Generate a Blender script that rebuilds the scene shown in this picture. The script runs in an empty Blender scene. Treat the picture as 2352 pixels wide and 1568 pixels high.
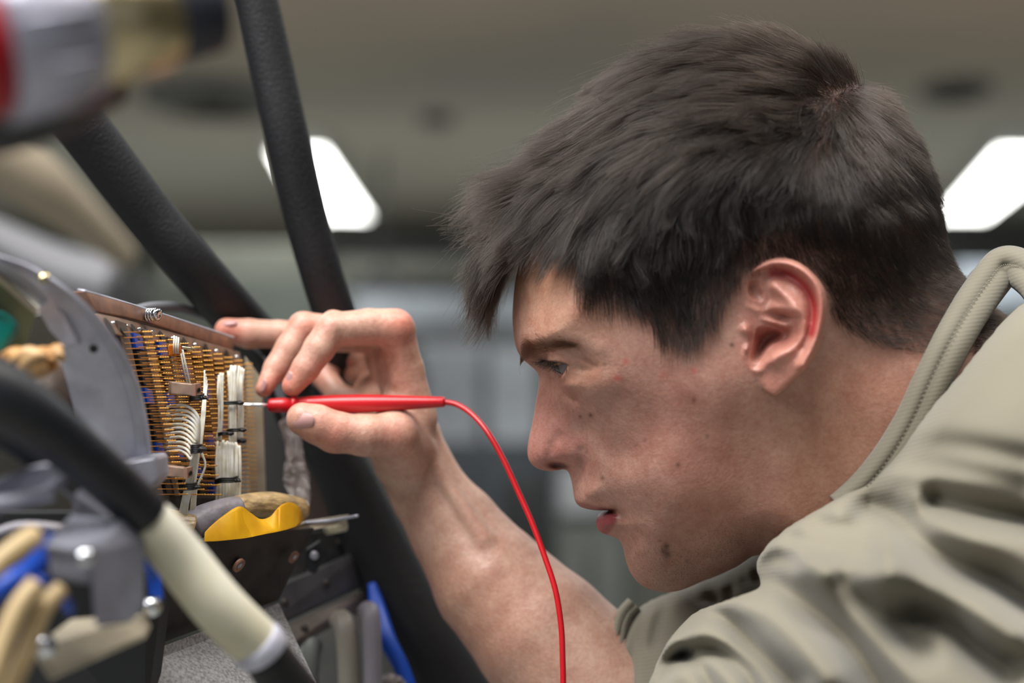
import bpy, bmesh, math, random
import numpy as np
from mathutils import Vector, Matrix

random.seed(7); rng = np.random.default_rng(11)
scene = bpy.context.scene
# ------------------------------------------------------------------ camera
W, H = 2352, 1568
LENS = 60.0
FPX = LENS / 36.0 * W                      # focal length in pixels
D0 = 0.754                                 # distance of the plane through the middle of the head
PXMM = FPX / (D0 * 1000)                   # pixels per millimetre in that plane (5.2)
cam_d = bpy.data.cameras.new('camera'); cam = bpy.data.objects.new('camera', cam_d)
scene.collection.objects.link(cam); scene.camera = cam
cam.location = (0, 0, 1.30)
PITCH = math.radians(8)
cam.rotation_euler = (math.radians(90) + PITCH, 0, 0)
cam_d.lens = LENS; cam_d.sensor_width = 36; cam_d.clip_start = 0.02; cam_d.clip_end = 200
cam_d.dof.use_dof = True; cam_d.dof.focus_distance = 0.730; cam_d.dof.aperture_fstop = 4.0
CM = Matrix.Translation(cam.location) @ cam.rotation_euler.to_matrix().to_4x4()
CMR = np.array(CM.to_3x3()); CMT = np.array(cam.location)

def PN(px, py, d):
    """points seen at pixel (px,py) of the photograph, standing d metres in front of the lens -> world"""
    px = np.asarray(px, float); py = np.asarray(py, float); d = np.asarray(d, float) + 0 * px
    c = np.stack([(px - W / 2) * d / FPX, -(py - H / 2) * d / FPX, -d], -1)
    return c @ CMR.T + CMT
def P(px, py, d): return Vector(PN(px, py, d))

# ------------------------------------------------------------------ world, lamps, exposure
world = bpy.data.worlds.new('world'); scene.world = world; world.use_nodes = True
world.node_tree.nodes['Background'].inputs[0].default_value = (0.75, 0.80, 0.9, 1)
world.node_tree.nodes['Background'].inputs[1].default_value = 0.27
scene.view_settings.view_transform = 'Standard'; scene.view_settings.look = 'None'
scene.view_settings.gamma = 1; scene.view_settings.use_curve_mapping = False
scene.view_settings.exposure = 0.0
scene.cycles.max_bounces = 6; scene.cycles.transparent_max_bounces = 8
scene.cycles.diffuse_bounces = 3; scene.cycles.glossy_bounces = 3
scene.cycles.sample_clamp_indirect = 4; scene.cycles.adaptive_threshold = 0.02

def area_lamp(name, loc, target, size, energy, color):
    l = bpy.data.lights.new(name, 'AREA'); l.shape = 'RECTANGLE'; l.size, l.size_y = size
    l.energy = energy; l.color = color
    o = bpy.data.objects.new(name, l); scene.collection.objects.link(o)
    o.location = loc; o.rotation_euler = (Vector(target) - Vector(loc)).to_track_quat('-Z', 'Y').to_euler()
    return o
#LIGHTS#
area_lamp('overhead_light', (-0.9, -0.55, 3.9), (0.1, 0.75, 1.3), (2.6, 1.4), 200, (1.0, 0.98, 0.955))
area_lamp('overhead_light', (-2.8, -1.8, 3.5), (-0.2, 0.7, 1.3), (2.4, 1.2), 80, (0.98, 0.98, 1.0))  # added off-frame lamp, brightens surfaces that face the lens
area_lamp('overhead_light', (1.1, 0.3, 3.9), (0.1, 0.75, 1.3), (2.4, 1.2), 58, (1.0, 0.95, 0.9))
area_lamp('overhead_light', (1.6, 3.2, 3.8), (0.1, 0.75, 1.3), (2.4, 1.2), 18, (0.92, 0.97, 1.0))
area_lamp('overhead_light', (-1.6, 3.4, 3.8), (0.1, 0.75, 1.3), (2.4, 1.2), 24, (0.92, 0.97, 1.0))
# added unseen lights aim up to brighten the ceiling; hall lamps shine down
area_lamp('added_uplight', (0, 7.5, 2.9), (0, 7.6, 9), (12, 2.4), 68, (1.0, 0.83, 0.68))
area_lamp('added_uplight', (0, 11.5, 3.0), (0, 11.6, 9), (12, 2.4), 84, (0.95, 1.0, 0.93))
area_lamp('hall_lamp_light', (0, 9.0, 4.0), (0, 9.6, 0), (10, 1.5), 270, (0.95, 0.98, 1.0))
area_lamp('hall_lamp_light', (-3, 3.6, 3.9), (-1.5, 6.4, 1.2), (3, 1.5), 60, (0.97, 1.0, 0.95))

# ------------------------------------------------------------------ small helpers
def lin(r, g, b):
    f = lambda c: ((c / 255) / 12.92) if c / 255 <= 0.04045 else (((c / 255) + 0.055) / 1.055) ** 2.4
    return (f(r), f(g), f(b), 1)
def nlin(c):
    return np.array(lin(*c)[:3])

class NT:
    def __init__(s, name):
        s.m = bpy.data.materials.new(name); s.m.use_nodes = True; s.t = s.m.node_tree
        s.b = s.t.nodes['Principled BSDF']; s.o = s.t.nodes['Material Output']
    def n(s, typ, **kw):
        x = s.t.nodes.new(typ)
        for k, v in kw.items():
            if k.startswith('i_'):
                key = k[2:]; key = int(key) if key.isdigit() else key.replace('_', ' ')
                x.inputs[key].default_value = v
            else: setattr(x, k, v)
        return x
    def l(s, a, b): s.t.links.new(a, b)

def mat(name, col, rough=0.5, metal=0.0, col2=None, scale=60, bump=0.0, bscale=None, detail=4, spec=None, emit=None, mapping=None, coat=0):
    t = NT(name); b = t.b
    b.inputs['Roughness'].default_value = rough; b.inputs['Metallic'].default_value = metal
    if spec is not None: b.inputs['Specular IOR Level'].default_value = spec
    if coat: b.inputs['Coat Weight'].default_value = coat
    c = lin(*col); b.inputs['Base Color'].default_value = c
    tc = t.n('ShaderNodeTexCoord')
    src = tc.outputs['Object']
    if mapping:
        mp = t.n('ShaderNodeMapping'); mp.inputs['Scale'].default_value = mapping; t.l(src, mp.inputs[0]); src = mp.outputs[0]
    if col2 is not None:
        nz = t.n('ShaderNodeTexNoise', i_Scale=scale, i_Detail=detail); t.l(src, nz.inputs['Vector'])
        rp = t.n('ShaderNodeValToRGB'); rp.color_ramp.elements[0].position = 0.35; rp.color_ramp.elements[1].position = 0.68
        rp.color_ramp.elements[0].color = c; rp.color_ramp.elements[1].color = lin(*col2)
        t.l(nz.outputs['Fac'], rp.inputs[0]); t.l(rp.outputs[0], b.inputs['Base Color'])
    if bump:
        nb = t.n('ShaderNodeTexNoise', i_Scale=bscale or scale * 3, i_Detail=3); t.l(src, nb.inputs['Vector'])
        bp = t.n('ShaderNodeBump', i_Strength=1.0, i_Distance=bump); t.l(nb.outputs['Fac'], bp.inputs['Height'])
        t.l(bp.outputs[0], b.inputs['Normal'])
    if emit:
        b.inputs['Emission Color'].default_value = lin(*col); b.inputs['Emission Strength'].default_value = emit
    return t.m

def link(o, parent=None):
    scene.collection.objects.link(o)
    if parent is not None: o.parent = parent
    return o
def empty(name, loc, label, cat, group=None):
    o = bpy.data.objects.new(name, None); o.location = loc; o.empty_display_size = 0.02
    scene.collection.objects.link(o); o['label'] = label; o['category'] = cat
    if group: o['group'] = group
    bpy.context.view_layer.update()
    return o
def mesh_obj(name, V, F, m, parent=None, smooth=True, cols=None, label=None, cat=None, group=None, kind=None):
    """V world coordinates; the object's origin is put at its own centre (or the parent's origin)"""
    V = np.asarray(V, float)
    org = np.array(parent_origin(parent)) if parent is not None else V.mean(0)
    me = bpy.data.meshes.new(name)
    me.from_pydata((V - org).tolist(), [], F if isinstance(F, list) else F.tolist())
    me.update()
    if smooth: me.polygons.foreach_set('use_smooth', np.ones(len(me.polygons), bool))
    if cols is not None:
        at = me.color_attributes.new('Col', 'FLOAT_COLOR', 'POINT')
        c4 = np.ones((len(V), 4), np.float32); c4[:, :cols.shape[1]] = cols
        at.data.foreach_set('color', c4.ravel())
    me.materials.append(m)
    o = bpy.data.objects.new(name, me)
    if parent is None: o.location = org
    link(o, parent)
    for k, v in (('label', label), ('category', cat), ('group', group), ('kind', kind)):
        if v: o[k] = v
    return o
def parent_origin(p):
    l = Vector((0, 0, 0))
    while p is not None: l = l + Vector(p.location); p = p.parent
    return l

# ---- 2D fields over the picture of one thing
def seg_dist(U, V, A, B):
    ax, ay = A; bx, by = B; dx, dy = bx - ax, by - ay
    t = np.clip(((U - ax) * dx + (V - ay) * dy) / (dx * dx + dy * dy + 1e-9), 0, 1)
    return np.hypot(U - ax - t * dx, V - ay - t * dy), t
def poly_sd(U, V, pts):
    """signed distance to a closed polygon, + inside"""
    d = np.full(U.shape, 1e9); ins = np.zeros(U.shape, bool); n = len(pts)
    for i in range(n):
        A, B = pts[i], pts[(i + 1) % n]
        d = np.minimum(d, seg_dist(U, V, A, B)[0])
        c = ((A[1] > V) != (B[1] > V))
        with np.errstate(divide='ignore', invalid='ignore'):
            xx = (B[0] - A[0]) * (V - A[1]) / (B[1] - A[1] + 1e-12) + A[0]
        ins ^= c & (U < xx)
    return np.where(ins, d, -d)
def line_d(U, V, pts, vals=None):
    """distance to an open polyline (+ value interpolated along it, + side sign)"""
    d = np.full(U.shape, 1e9); val = np.zeros(U.shape); sg = np.zeros(U.shape)
    n = len(pts)
    for i in range(n - 1):
        dd, t = seg_dist(U, V, pts[i], pts[i + 1]); m = dd < d
        d = np.where(m, dd, d)
        if vals is not None: val = np.where(m, vals[i] * (1 - t) + vals[i + 1] * t, val)
        cr = (pts[i + 1][0] - pts[i][0]) * (V - pts[i][1]) - (pts[i + 1][1] - pts[i][1]) * (U - pts[i][0])
        sg = np.where(m, np.sign(cr), sg)
    return d, val, sg
def catmull(pts, k=6, closed=False):
    P_ = [np.array(p, float) for p in pts]; n = len(P_); out = []
    rngi = range(n if closed else n - 1)
    for i in rngi:
        p0 = P_[(i - 1) % n] if closed or i > 0 else P_[0]
        p1 = P_[i]; p2 = P_[(i + 1) % n]
        p3 = P_[(i + 2) % n] if closed or i + 2 < n else P_[-1]
        for j in range(k):
            t = j / k
            out.append(0.5 * ((2 * p1) + (-p0 + p2) * t + (2 * p0 - 5 * p1 + 4 * p2 - p3) * t * t + (-p0 + 3 * p1 - 3 * p2 + p3) * t ** 3))
    if not closed: out.append(P_[-1])
    return out
def rbf(U, V, ctrl, lam=2.0):
    """thin-plate surface through (x,y,value) control points"""
    c = np.array(ctrl, float); x = c[:, 0] / 100; y = c[:, 1] / 100; n = len(c)
    r = np.hypot(x[:, None] - x, y[:, None] - y)
    phi = lambda r: r * r * np.log(r + 1e-9)
    A = np.zeros((n + 3, n + 3)); A[:n, :n] = phi(r) + np.eye(n) * lam * 0.01
    A[:n, n] = 1; A[:n, n + 1] = x; A[:n, n + 2] = y; A[n:, :n] = A[:n, n:].T
    b = np.zeros(n + 3); b[:n] = c[:, 2]
    w = np.linalg.solve(A, b)
    o = w[n] + w[n + 1] * U / 100 + w[n + 2] * V / 100
    for i in range(n): o = o + w[i] * phi(np.hypot(U / 100 - x[i], V / 100 - y[i]))
    return o
def gblur(a, s):
    r = int(3 * s) + 1; k = np.exp(-0.5 * (np.arange(-r, r + 1) / s) ** 2); k /= k.sum()
    for ax in range(a.ndim):
        p = np.pad(a, [(r, r) if i == ax else (0, 0) for i in range(a.ndim)], mode='edge')
        a = sum(k[j] * np.take(p, np.arange(j, j + a.shape[ax]), axis=ax) for j in range(2 * r + 1))
    return a
def gauss(d, s): return np.exp(-0.5 * (d / s) ** 2)
def sstep(x, a, b):
    t = np.clip((x - a) / (b - a), 0, 1); return t * t * (3 - 2 * t)
def smin(a, b, k):
    h = np.clip(0.5 + 0.5 * (b - a) / k, 0, 1); return b * (1 - h) + a * h - k * h * (1 - h)
def bil(G, u0, v0, s, u, v):
    """bilinear look-up in a grid G[iu,iv]"""
    x = np.clip((np.asarray(u) - u0) / s, 0, G.shape[0] - 1.001); y = np.clip((np.asarray(v) - v0) / s, 0, G.shape[1] - 1.001)
    i = x.astype(int); j = y.astype(int); a = x - i; b = y - j
    return G[i, j] * (1 - a) * (1 - b) + G[i + 1, j] * a * (1 - b) + G[i, j + 1] * (1 - a) * b + G[i + 1, j + 1] * a * b

def surface_nets(F, o, s):
    """quads of the zero surface of the grid F (negative inside); o origin, s step"""
    ins = F < 0
    nx, ny, nz = F.shape
    cnt = np.zeros((nx - 1, ny - 1, nz - 1), np.int8)
    for dx in (0, 1):
        for dy in (0, 1):
            for dz in (0, 1): cnt += ins[dx:nx - 1 + dx, dy:ny - 1 + dy, dz:nz - 1 + dz]
    act = (cnt > 0) & (cnt < 8)
    I, J, K = np.nonzero(act)
    idx = np.full(act.shape, -1, np.int32); idx[I, J, K] = np.arange(len(I))
    cor = {(a, b, c): F[I + a, J + b, K + c] for a in (0, 1) for b in (0, 1) for c in (0, 1)}
    S = np.zeros((len(I), 3)); N = np.zeros(len(I))
    for p, fp in cor.items():
        for ax in range(3):
            if p[ax] == 0:
                q = list(p); q[ax] = 1; fq = cor[tuple(q)]
                m = (fp < 0) != (fq < 0); t = np.where(m, fp / (fp - fq + 1e-20), 0)
                pos = np.zeros((len(I), 3)) + np.array(p); pos[:, ax] += t
                S += pos * m[:, None]; N += m
    V = (S / N[:, None] + np.stack([I, J, K], 1)) * s + np.array(o)
    quads = []
    for ax in range(3):
        sl0 = [slice(None)] * 3; sl1 = [slice(None)] * 3; sl0[ax] = slice(0, -1); sl1[ax] = slice(1, None)
        a = ins[tuple(sl0)]; b = ins[tuple(sl1)]
        ed = a != b
        e = [x.copy() for x in np.nonzero(ed)]; fl = a[tuple(e)]
        o1, o2 = [(1, 2), (2, 0), (0, 1)][ax]
        ok = (e[o1] > 0) & (e[o2] > 0) & (e[o1] < F.shape[o1] - 1) & (e[o2] < F.shape[o2] - 1)
        e = [x[ok] for x in e]; fl = fl[ok]
        def at(d1, d2):
            q = [x.copy() for x in e]; q[o1] -= d1; q[o2] -= d2
            return idx[q[0], q[1], q[2]]
        Q = np.stack([at(0, 0), at(1, 0), at(1, 1), at(0, 1)], 1)
        Q[~fl] = Q[~fl][:, ::-1]
        quads.append(Q)
    Q = np.concatenate(quads)
    Q = Q[(Q >= 0).all(1)]
    return V, Q
def relax(V, Q, it=1, f=0.5):
    for _ in range(it):
        acc = np.zeros_like(V); n = np.zeros(len(V))
        for a in range(4):
            b = (a + 1) % 4
            for i, j in ((a, b), (b, a)):
                for c in range(3): acc[:, c] += np.bincount(Q[:, i], V[Q[:, j], c], len(V))
                n += np.bincount(Q[:, i], minlength=len(V))
        V = V * (1 - f) + f * acc / np.maximum(n, 1)[:, None]
    return V

# ------------------------------------------------------------------ building helpers
def tube(name, pts, r, m, parent=None, sides=14, smoothpts=6, cap=True, **kw):
    """pts: list of world points (or (px,py,d)); r: radius in metres or one per point"""
    Pp = [np.array(p, float) for p in pts]
    rr = [r] * len(Pp) if np.isscalar(r) else list(r)
    if smoothpts > 1 and len(Pp) > 2:
        q = catmull([np.append(p, x) for p, x in zip(Pp, rr)], smoothpts); Pp = [a[:3] for a in q]; rr = [a[3] for a in q]
    V = []; F = []; n = len(Pp); up = None
    for i in range(n):
        t = Pp[min(i + 1, n - 1)] - Pp[max(i - 1, 0)]; t /= np.linalg.norm(t) + 1e-12
        if up is None:
            up = np.cross(t, [0.3, 0.5, 0.81]); up /= np.linalg.norm(up)
        a = up - t * up.dot(t); a /= np.linalg.norm(a) + 1e-12; up = a; b = np.cross(t, a)
        for k in range(sides):
            th = 2 * math.pi * k / sides; V.append(Pp[i] + (a * math.cos(th) + b * math.sin(th)) * rr[i])
    for i in range(n - 1):
        for k in range(sides): F.append((i * sides + k, i * sides + (k + 1) % sides, (i + 1) * sides + (k + 1) % sides, (i + 1) * sides + k))
    if cap: F.append(tuple(range(sides))[::-1]); F.append(tuple((n - 1) * sides + k for k in range(sides)))
    return mesh_obj(name, V, F, m, parent, **kw)
def pp(l): return [np.array(P(*q)) for q in l]
def prism(name, poly, ext, m, parent=None, bevel=0.0, smooth=False, **kw):
    """poly: world points of one face; ext: world vector of the thickness"""
    a = [np.array(p, float) for p in poly]; e = np.array(ext, float); n = len(a)
    V = a + [p + e for p in a]
    F = [tuple(range(n)), tuple(range(2 * n - 1, n - 1, -1))] + [(i, i + n, (i + 1) % n + n, (i + 1) % n) for i in range(n)]
    nrm = np.zeros(3)
    for i in range(n): nrm += np.cross(a[i], a[(i + 1) % n])
    if nrm.dot(e) > 0: F = [f[::-1] for f in F]
    o = mesh_obj(name, V, F, m, parent, smooth=smooth, **kw)
    if bevel:
        b = o.modifiers.new('bevel', 'BEVEL'); b.width = bevel; b.segments = 2; b.limit_method = 'ANGLE'
    return o
def box(name, c, sx, sy, sz, m, parent=None, bevel=0.0, rz=0, **kw):
    x, y, z = c; co, si = math.cos(rz), math.sin(rz)
    q = [(-sx / 2, -sy / 2), (sx / 2, -sy / 2), (sx / 2, sy / 2), (-sx / 2, sy / 2)]
    return prism(name, [(x + a * co - b * si, y + a * si + b * co, z - sz / 2) for a, b in q], (0, 0, sz), m, parent, bevel, **kw)
def disc(name, c, n, r, th, m, parent=None, seg=24, prof=None, **kw):
    """turned part: prof list of (radius factor, height) along n"""
    n = np.array(n, float); n /= np.linalg.norm(n); a = np.cross(n, [0.1, 0.3, 0.9]); a /= np.linalg.norm(a); b = np.cross(n, a)
    prof = prof or [(0, 0), (1, 0), (1, th), (0, th)]
    V = []; F = []
    for (f, h) in prof:
        for k in range(seg):
            t = 2 * math.pi * k / seg; V.append(np.array(c) + (a * math.cos(t) + b * math.sin(t)) * r * max(f, 1e-4) + n * h)
    for i in range(len(prof) - 1):
        for k in range(seg): F.append((i * seg + k, i * seg + (k + 1) % seg, (i + 1) * seg + (k + 1) % seg, (i + 1) * seg + k))
    return mesh_obj(name, V, F, m, parent, **kw)
def nrm3(a, b, c):
    n = np.cross(np.array(b) - np.array(a), np.array(c) - np.array(a)); return n / np.linalg.norm(n)
def cvec(x, y, z):
    """direction given as (right, up, towards the lens)"""
    return np.array([x, y, z], float) @ CMR.T

# ------------------------------------------------------------------ the hall
ZC = 4.2; YB = 15.0
M_ceil = mat('ceiling_paint', (128, 122, 110), rough=.9, col2=(112, 110, 104), scale=0.35)
M_wall = mat('wall_paint', (118, 118, 108), rough=.85, col2=(92, 94, 88), scale=0.5)
M_floor = mat('floor_paint', (140, 140, 136), rough=.5, col2=(120, 122, 120), scale=0.8)
def quad(name, pts, m, **kw):
    return mesh_obj(name, pts, [tuple(range(len(pts)))], m, None, smooth=False, **kw)
prism('ceiling', [(-9, -6, ZC), (9, -6, ZC), (9, YB, ZC), (-9, YB, ZC)], (0, 0, 0.2), M_ceil, kind='structure')
prism('floor', [(-9, -6, 0), (9, -6, 0), (9, YB, 0), (-9, YB, 0)], (0, 0, -0.2), M_floor, kind='structure')
prism('wall_back', [(-9, YB, 0), (9, YB, 0), (9, YB, ZC), (-9, YB, ZC)], (0, .2, 0), M_wall, kind='structure')
prism('wall_left', [(-9, -6, 0), (-9, YB, 0), (-9, YB, ZC), (-9, -6, ZC)], (-.2, 0, 0), M_wall, kind='structure')
prism('wall_right', [(9, -6, 0), (9, YB, 0), (9, YB, ZC), (9, -6, ZC)], (.2, 0, 0), M_wall, kind='structure')
def ray_z(px, py, z):
    a = PN(px, py, 1.0) - CMT; t = (z - CMT[2]) / a[2]; return CMT + a * t
M_lamp = mat('lamp_diffuser', (255, 255, 250), rough=.6, emit=9.0)
M_lampf = mat('lamp_housing', (150, 152, 150), rough=.5)
def fixture(pts, label):
    q = [ray_z(x, y, ZC - 0.09) for x, y in pts]; c = sum(q) / 4
    e = empty('ceiling_light', (c[0], c[1], ZC), label, 'lamp', 'ceiling lights of the hall')
    big = [c + (p - c) * 1.12 for p in q]
    prism('housing', big, (0, 0, 0.088), M_lampf, e)
    prism('diffuser', [p + np.array((0, 0, -0.004)) for p in q], (0, 0, 0.003), M_lamp, e)
fixture([(625, 345), (742, 345), (845, 497), (705, 497)], 'lit ceiling light seen beside the upright black hose')
fixture([(2163, 497), (2296, 345), (2460, 345), (2262, 497)], 'lit ceiling light behind the back of the head')
M_vent = mat('vent_metal', (34, 34, 36), rough=.6)
for (x, y, r, lb) in [(495, 222, .42, 'large round dark ceiling vent left of the upright hose'), (1003, 268, .10, 'small round dark ceiling vent between hose and forehead'), (2195, 203, .20, 'round dark ceiling vent behind the crown of the head')]:
    c = ray_z(x, y, ZC)
    e = empty('ceiling_vent', tuple(c), lb, 'vent')
    disc('rim', c, (0, 0, -1), r, 0, M_vent, e, prof=[(1.05, 0), (1.05, .03), (.92, .04), (.9, .01)])
    for k in range(3): disc('cone', c, (0, 0, -1), r * (.82 - .26 * k), 0, M_vent, e, prof=[(1, .0), (.8, .035), (.78, .03), (.96, 0)])
# things standing and hanging far back
def bgbox(name, x0, y0, x1, y1, d, dep, col, label, cat, doors=2, grp=None, legs=True, rough=.6):
    a, b, c_, d_ = P(x0, y0, d), P(x1, y0, d), P(x1, y1, d), P(x0, y1, d)
    cx = (a.x + b.x) / 2; y = a.y; wx = b.x - a.x; z1 = a.z; z0 = 0.0 if legs and dep > .4 and y1 > 1500 else d_.z
    m = mat(name + '_paint', col, rough=rough, col2=tuple(int(v * .82) for v in col), scale=3)
    e = empty(name, (cx, y + dep / 2, max(z0, 0)), label, cat, grp)
    box('body', (cx, y + dep / 2, (z0 + z1) / 2), wx, dep, z1 - z0, m, e, bevel=.02)
    for k in range(doors):
        w = wx / doors
        box('door' if legs else 'panel', (a.x + w * (k + .5), y - .012, (z0 + z1) / 2), w * .9, .02, (z1 - z0) * .9, m, e, bevel=.01)
    return e
bgbox('duct', 700, 548, 2600, 580, 13.8, .5, (44, 46, 46), 'long dark duct under the ceiling at the far wall', 'duct', 0)
bgbox('wall_panel', 760, 588, 1180, 640, 14.0, .2, (140, 140, 130), 'pale grey panel on the far wall below the duct', 'panel', 3, legs=False)
ls = bgbox('loudspeaker', 832, 622, 918, 660, 11.5, .3, (16, 16, 18), 'black box hanging before the far wall right of the hose', 'speaker', 1, legs=False)
_q = P(875, 640, 11.65); tube('hanger', [(_q.x, _q.y, _q.z), (_q.x, _q.y, ZC)], .015, M_vent, ls, smoothpts=1)
bgbox('wall_panel', 780, 672, 1230, 748, 12.9, .3, (150, 156, 164), 'bluish grey panel above the white cabinet', 'panel', 3, legs=False)
bgbox('beam', 770, 752, 1260, 785, 12.4, .3, (60, 62, 64), 'dark beam above the white cabinet', 'beam', 0)
bgbox('cabinet', 960, 792, 1106, 1568, 8.0, .5, (196, 202, 212), 'white metal cabinet between hand and nose', 'cabinet', 1)
bgbox('cabinet', 1122, 800, 1236, 1568, 8.0, .5, (214, 222, 232), 'bright white cabinet right before the nose', 'cabinet', 1)
bgbox('workbench', 940, 1012, 1420, 1568, 6.0, .6, (62, 70, 78), 'dark workbench behind the red lead', 'bench', 3)
bgbox('tool_cart', 1150, 1095, 1262, 1568, 5.2, .5, (40, 44, 44), 'dark tool cart below the workbench', 'cart', 2)
bgbox('crate', 1284, 1070, 1400, 1190, 4.7, .4, (170, 174, 176), 'light grey crate behind the lips', 'crate', 1, legs=False)
bgbox('cabinet', 1274, 1192, 1440, 1568, 4.7, .5, (96, 100, 94), 'dark green-grey cabinet under the chin', 'cabinet', 2)
bgbox('wall_panel', 2190, 606, 2500, 700, 12.5, .3, (176, 186, 198), 'pale blue panel behind the shirt collar', 'panel', 2, legs=False)
bgbox('machine', 380, 560, 720, 1568, 9.0, .6, (130, 134, 122), 'grey-green machine top behind the two hoses', 'machine', 3)
bgbox('machine', 240, 640, 520, 1568, 6.0, .6, (84, 88, 78), 'dark olive machine behind the slanted hose', 'machine', 2)
bgbox('machine', 530, 640, 790, 1568, 7.4, .6, (142, 152, 142), 'pale green machine between the two hoses', 'machine', 3)
bgbox('machine', -150, 560, 225, 1568, 5.0, .8, (84, 86, 82), 'dark grey machine behind the curved metal flange', 'machine', 3)
bgbox('machine', 560, 780, 950, 1568, 4.0, .6, (42, 42, 40), 'dark machine behind the hand and wrist', 'machine', 3)
M_beige = mat('beige_tube', (176, 162, 140), rough=.6)
tube('conduit', pp([(-80, 300, 1.7), (60, 400, 1.75), (150, 470, 1.8), (290, 590, 1.9)]), [.034, .032, .026, .015], M_beige, label='beige conduit running down behind the slanted hose', cat='pipe')
M_gtube = mat('grey_tube', (120, 120, 124), rough=.5)
tube('conduit', pp([(-60, 520, 2.1), (140, 620, 2.1), (260, 655, 2.1)]), [.02, .03, .034], M_gtube, label='grey conduit above the curved metal flange', cat='pipe')
# ------------------------------------------------------------------ THE HEAD, laid out from the profile and from half widths
FACE = [(1195,600),(1186,630),(1181,665),(1178,700),(1177,725),(1178,750),(1181,775),(1186,800),(1197,820),(1214,836),(1228,848),(1236,860),(1238,874),
 (1236,895),(1231,920),(1227,945),(1222,972),(1216,1000),(1212,1022),(1211,1043),(1216,1060),(1226,1071),(1240,1078),(1258,1081),(1285,1081),(1303,1081),
 (1309,1092),(1313,1107),(1316,1122),(1318,1138),(1322,1152),(1331,1162),(1349,1168),(1372,1171),(1404,1170),(1408,1173),(1387,1176),(1374,1184),(1369,1196),(1370,1209),(1377,1220),
 (1392,1227),(1412,1233),(1424,1243),(1431,1258),(1435,1276),(1441,1298),(1450,1318),(1464,1336),(1482,1348),(1503,1356),(1526,1359),(1552,1357),
 (1580,1348),(1610,1334),(1645,1321),(1690,1300),(1746,1272)]
NECKF = [(1820,1320),(1900,1400),(1990,1500),(2080,1600),(2520,1600),(2520,900)]
BACK = [(2420,830),(2330,755),(2260,705),(2222,665),(2188,625),(2166,570),(2150,500),(2133,430),(2106,365),(2066,300),(2012,235),(1940,175),
 (1850,128),(1750,108),(1650,114),(1560,142),(1470,190),(1390,255),(1320,335),(1265,425),(1222,520)]
OUT = FACE + NECKF + BACK
# radius of the rounding towards the outline (px) at outline points
RAD = [(1190,600,300),(1178,700,280),(1177,740,230),(1183,790,150),(1205,830,90),(1238,865,48),(1236,895,45),(1231,920,45),(1222,972,46),(1212,1030,52),(1226,1071,52),
 (1258,1081,40),(1303,1081,40),(1312,1105,90),(1320,1150,110),(1349,1168,60),(1404,1172,12),(1374,1184,60),(1370,1209,80),(1392,1227,90),(1424,1243,100),(1435,1276,110),(1464,1336,120),
 (1526,1359,110),(1600,1340,90),(1690,1300,90),(1746,1272,110),(1900,1400,200),(2080,1600,250),(2520,1200,300),(2330,755,240),(2222,665,240),(2166,570,300),(2106,365,360),(1940,175,400),
 (1750,108,400),(1560,142,380),(1390,255,360),(1265,425,330)]
HT = [(1500,200,70),(1700,180,74),(1900,250,76),(2050,350,74),(1400,350,68),(1600,350,75),(1800,400,78),(2000,500,76),(2100,600,68),(1350,480,63),
 (1450,550,67),(1600,550,72),(1800,560,74),(1230,600,60),(1330,680,59),(1450,690,65),(1450,770,64),(1550,760,67),(1650,760,69),(1230,700,56),(1215,770,50),
 (1290,775,50),(1370,795,56),(1420,850,59),(1275,815,38),(1225,830,28),(1340,845,47),(1370,870,53),(1262,850,22),(1250,880,12),(1268,888,17),(1310,905,35),(1345,920,43),(1300,880,38),
 (1255,930,11),(1290,940,19),(1242,980,10),(1290,985,17),(1235,1030,10),(1300,1030,16),(1318,1060,16),(1250,1060,10),(1345,1040,24),(1340,985,25),(1325,1095,14),
 (1335,1130,20),(1355,1120,25),(1370,1150,25),(1400,1100,34),(1430,1040,43),(1400,980,44),(1400,925,50),(1450,900,58),(1500,880,61),(1600,880,66),(1700,850,69),(1650,950,66),
 (1500,1000,56),(1600,1050,59),(1450,1100,45),(1550,1150,52),(1415,1171,26),(1395,1200,19),(1430,1225,27),(1455,1180,35),(1480,1250,35),
 (1470,1300,25),(1520,1310,29),(1560,1270,34),(1600,1250,38),(1650,1200,46),(1700,1150,52),(1740,1060,59),(1770,980,63),(1720,1220,45),(1690,1260,39),(1640,1290,35),
 (1800,1200,49),(1850,1100,55),(1900,950,58),(1950,850,60),(2000,900,60),(2100,850,60),(2100,750,61),(1900,1200,51),(2100,1100,58),(2200,1300,60),(2300,1000,62),(2240,800,60)]
EYE_C = (1327.0, 814.0, 31.0); EYE_R = 12.3           # px, px, mm from the middle; radius mm
EYE_OPEN = [(1250,833),(1266,832),(1284,834),(1301,839),(1295,851),(1287,866),(1272,876),(1248,852)]

S = 2.8
gu = np.arange(1010, 2480, S); gv = np.arange(40, 1590, S)
U2, V2 = np.meshgrid(gu, gv, indexing='ij')
# sharp turns of the lips stay, the rest of the outline is smoothed
OUTS = [tuple(p) for p in catmull(OUT, 3, True)]
sd = poly_sd(U2, V2, OUTS)
num = 0; den = 0
for (a, b, r) in RAD:
    w_ = 1 / (np.hypot(U2 - a, V2 - b) ** 3 + 300); num = num + w_ * r; den = den + w_
RR = num / den
ht = np.maximum(rbf(U2, V2, HT), 6.0)

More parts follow.
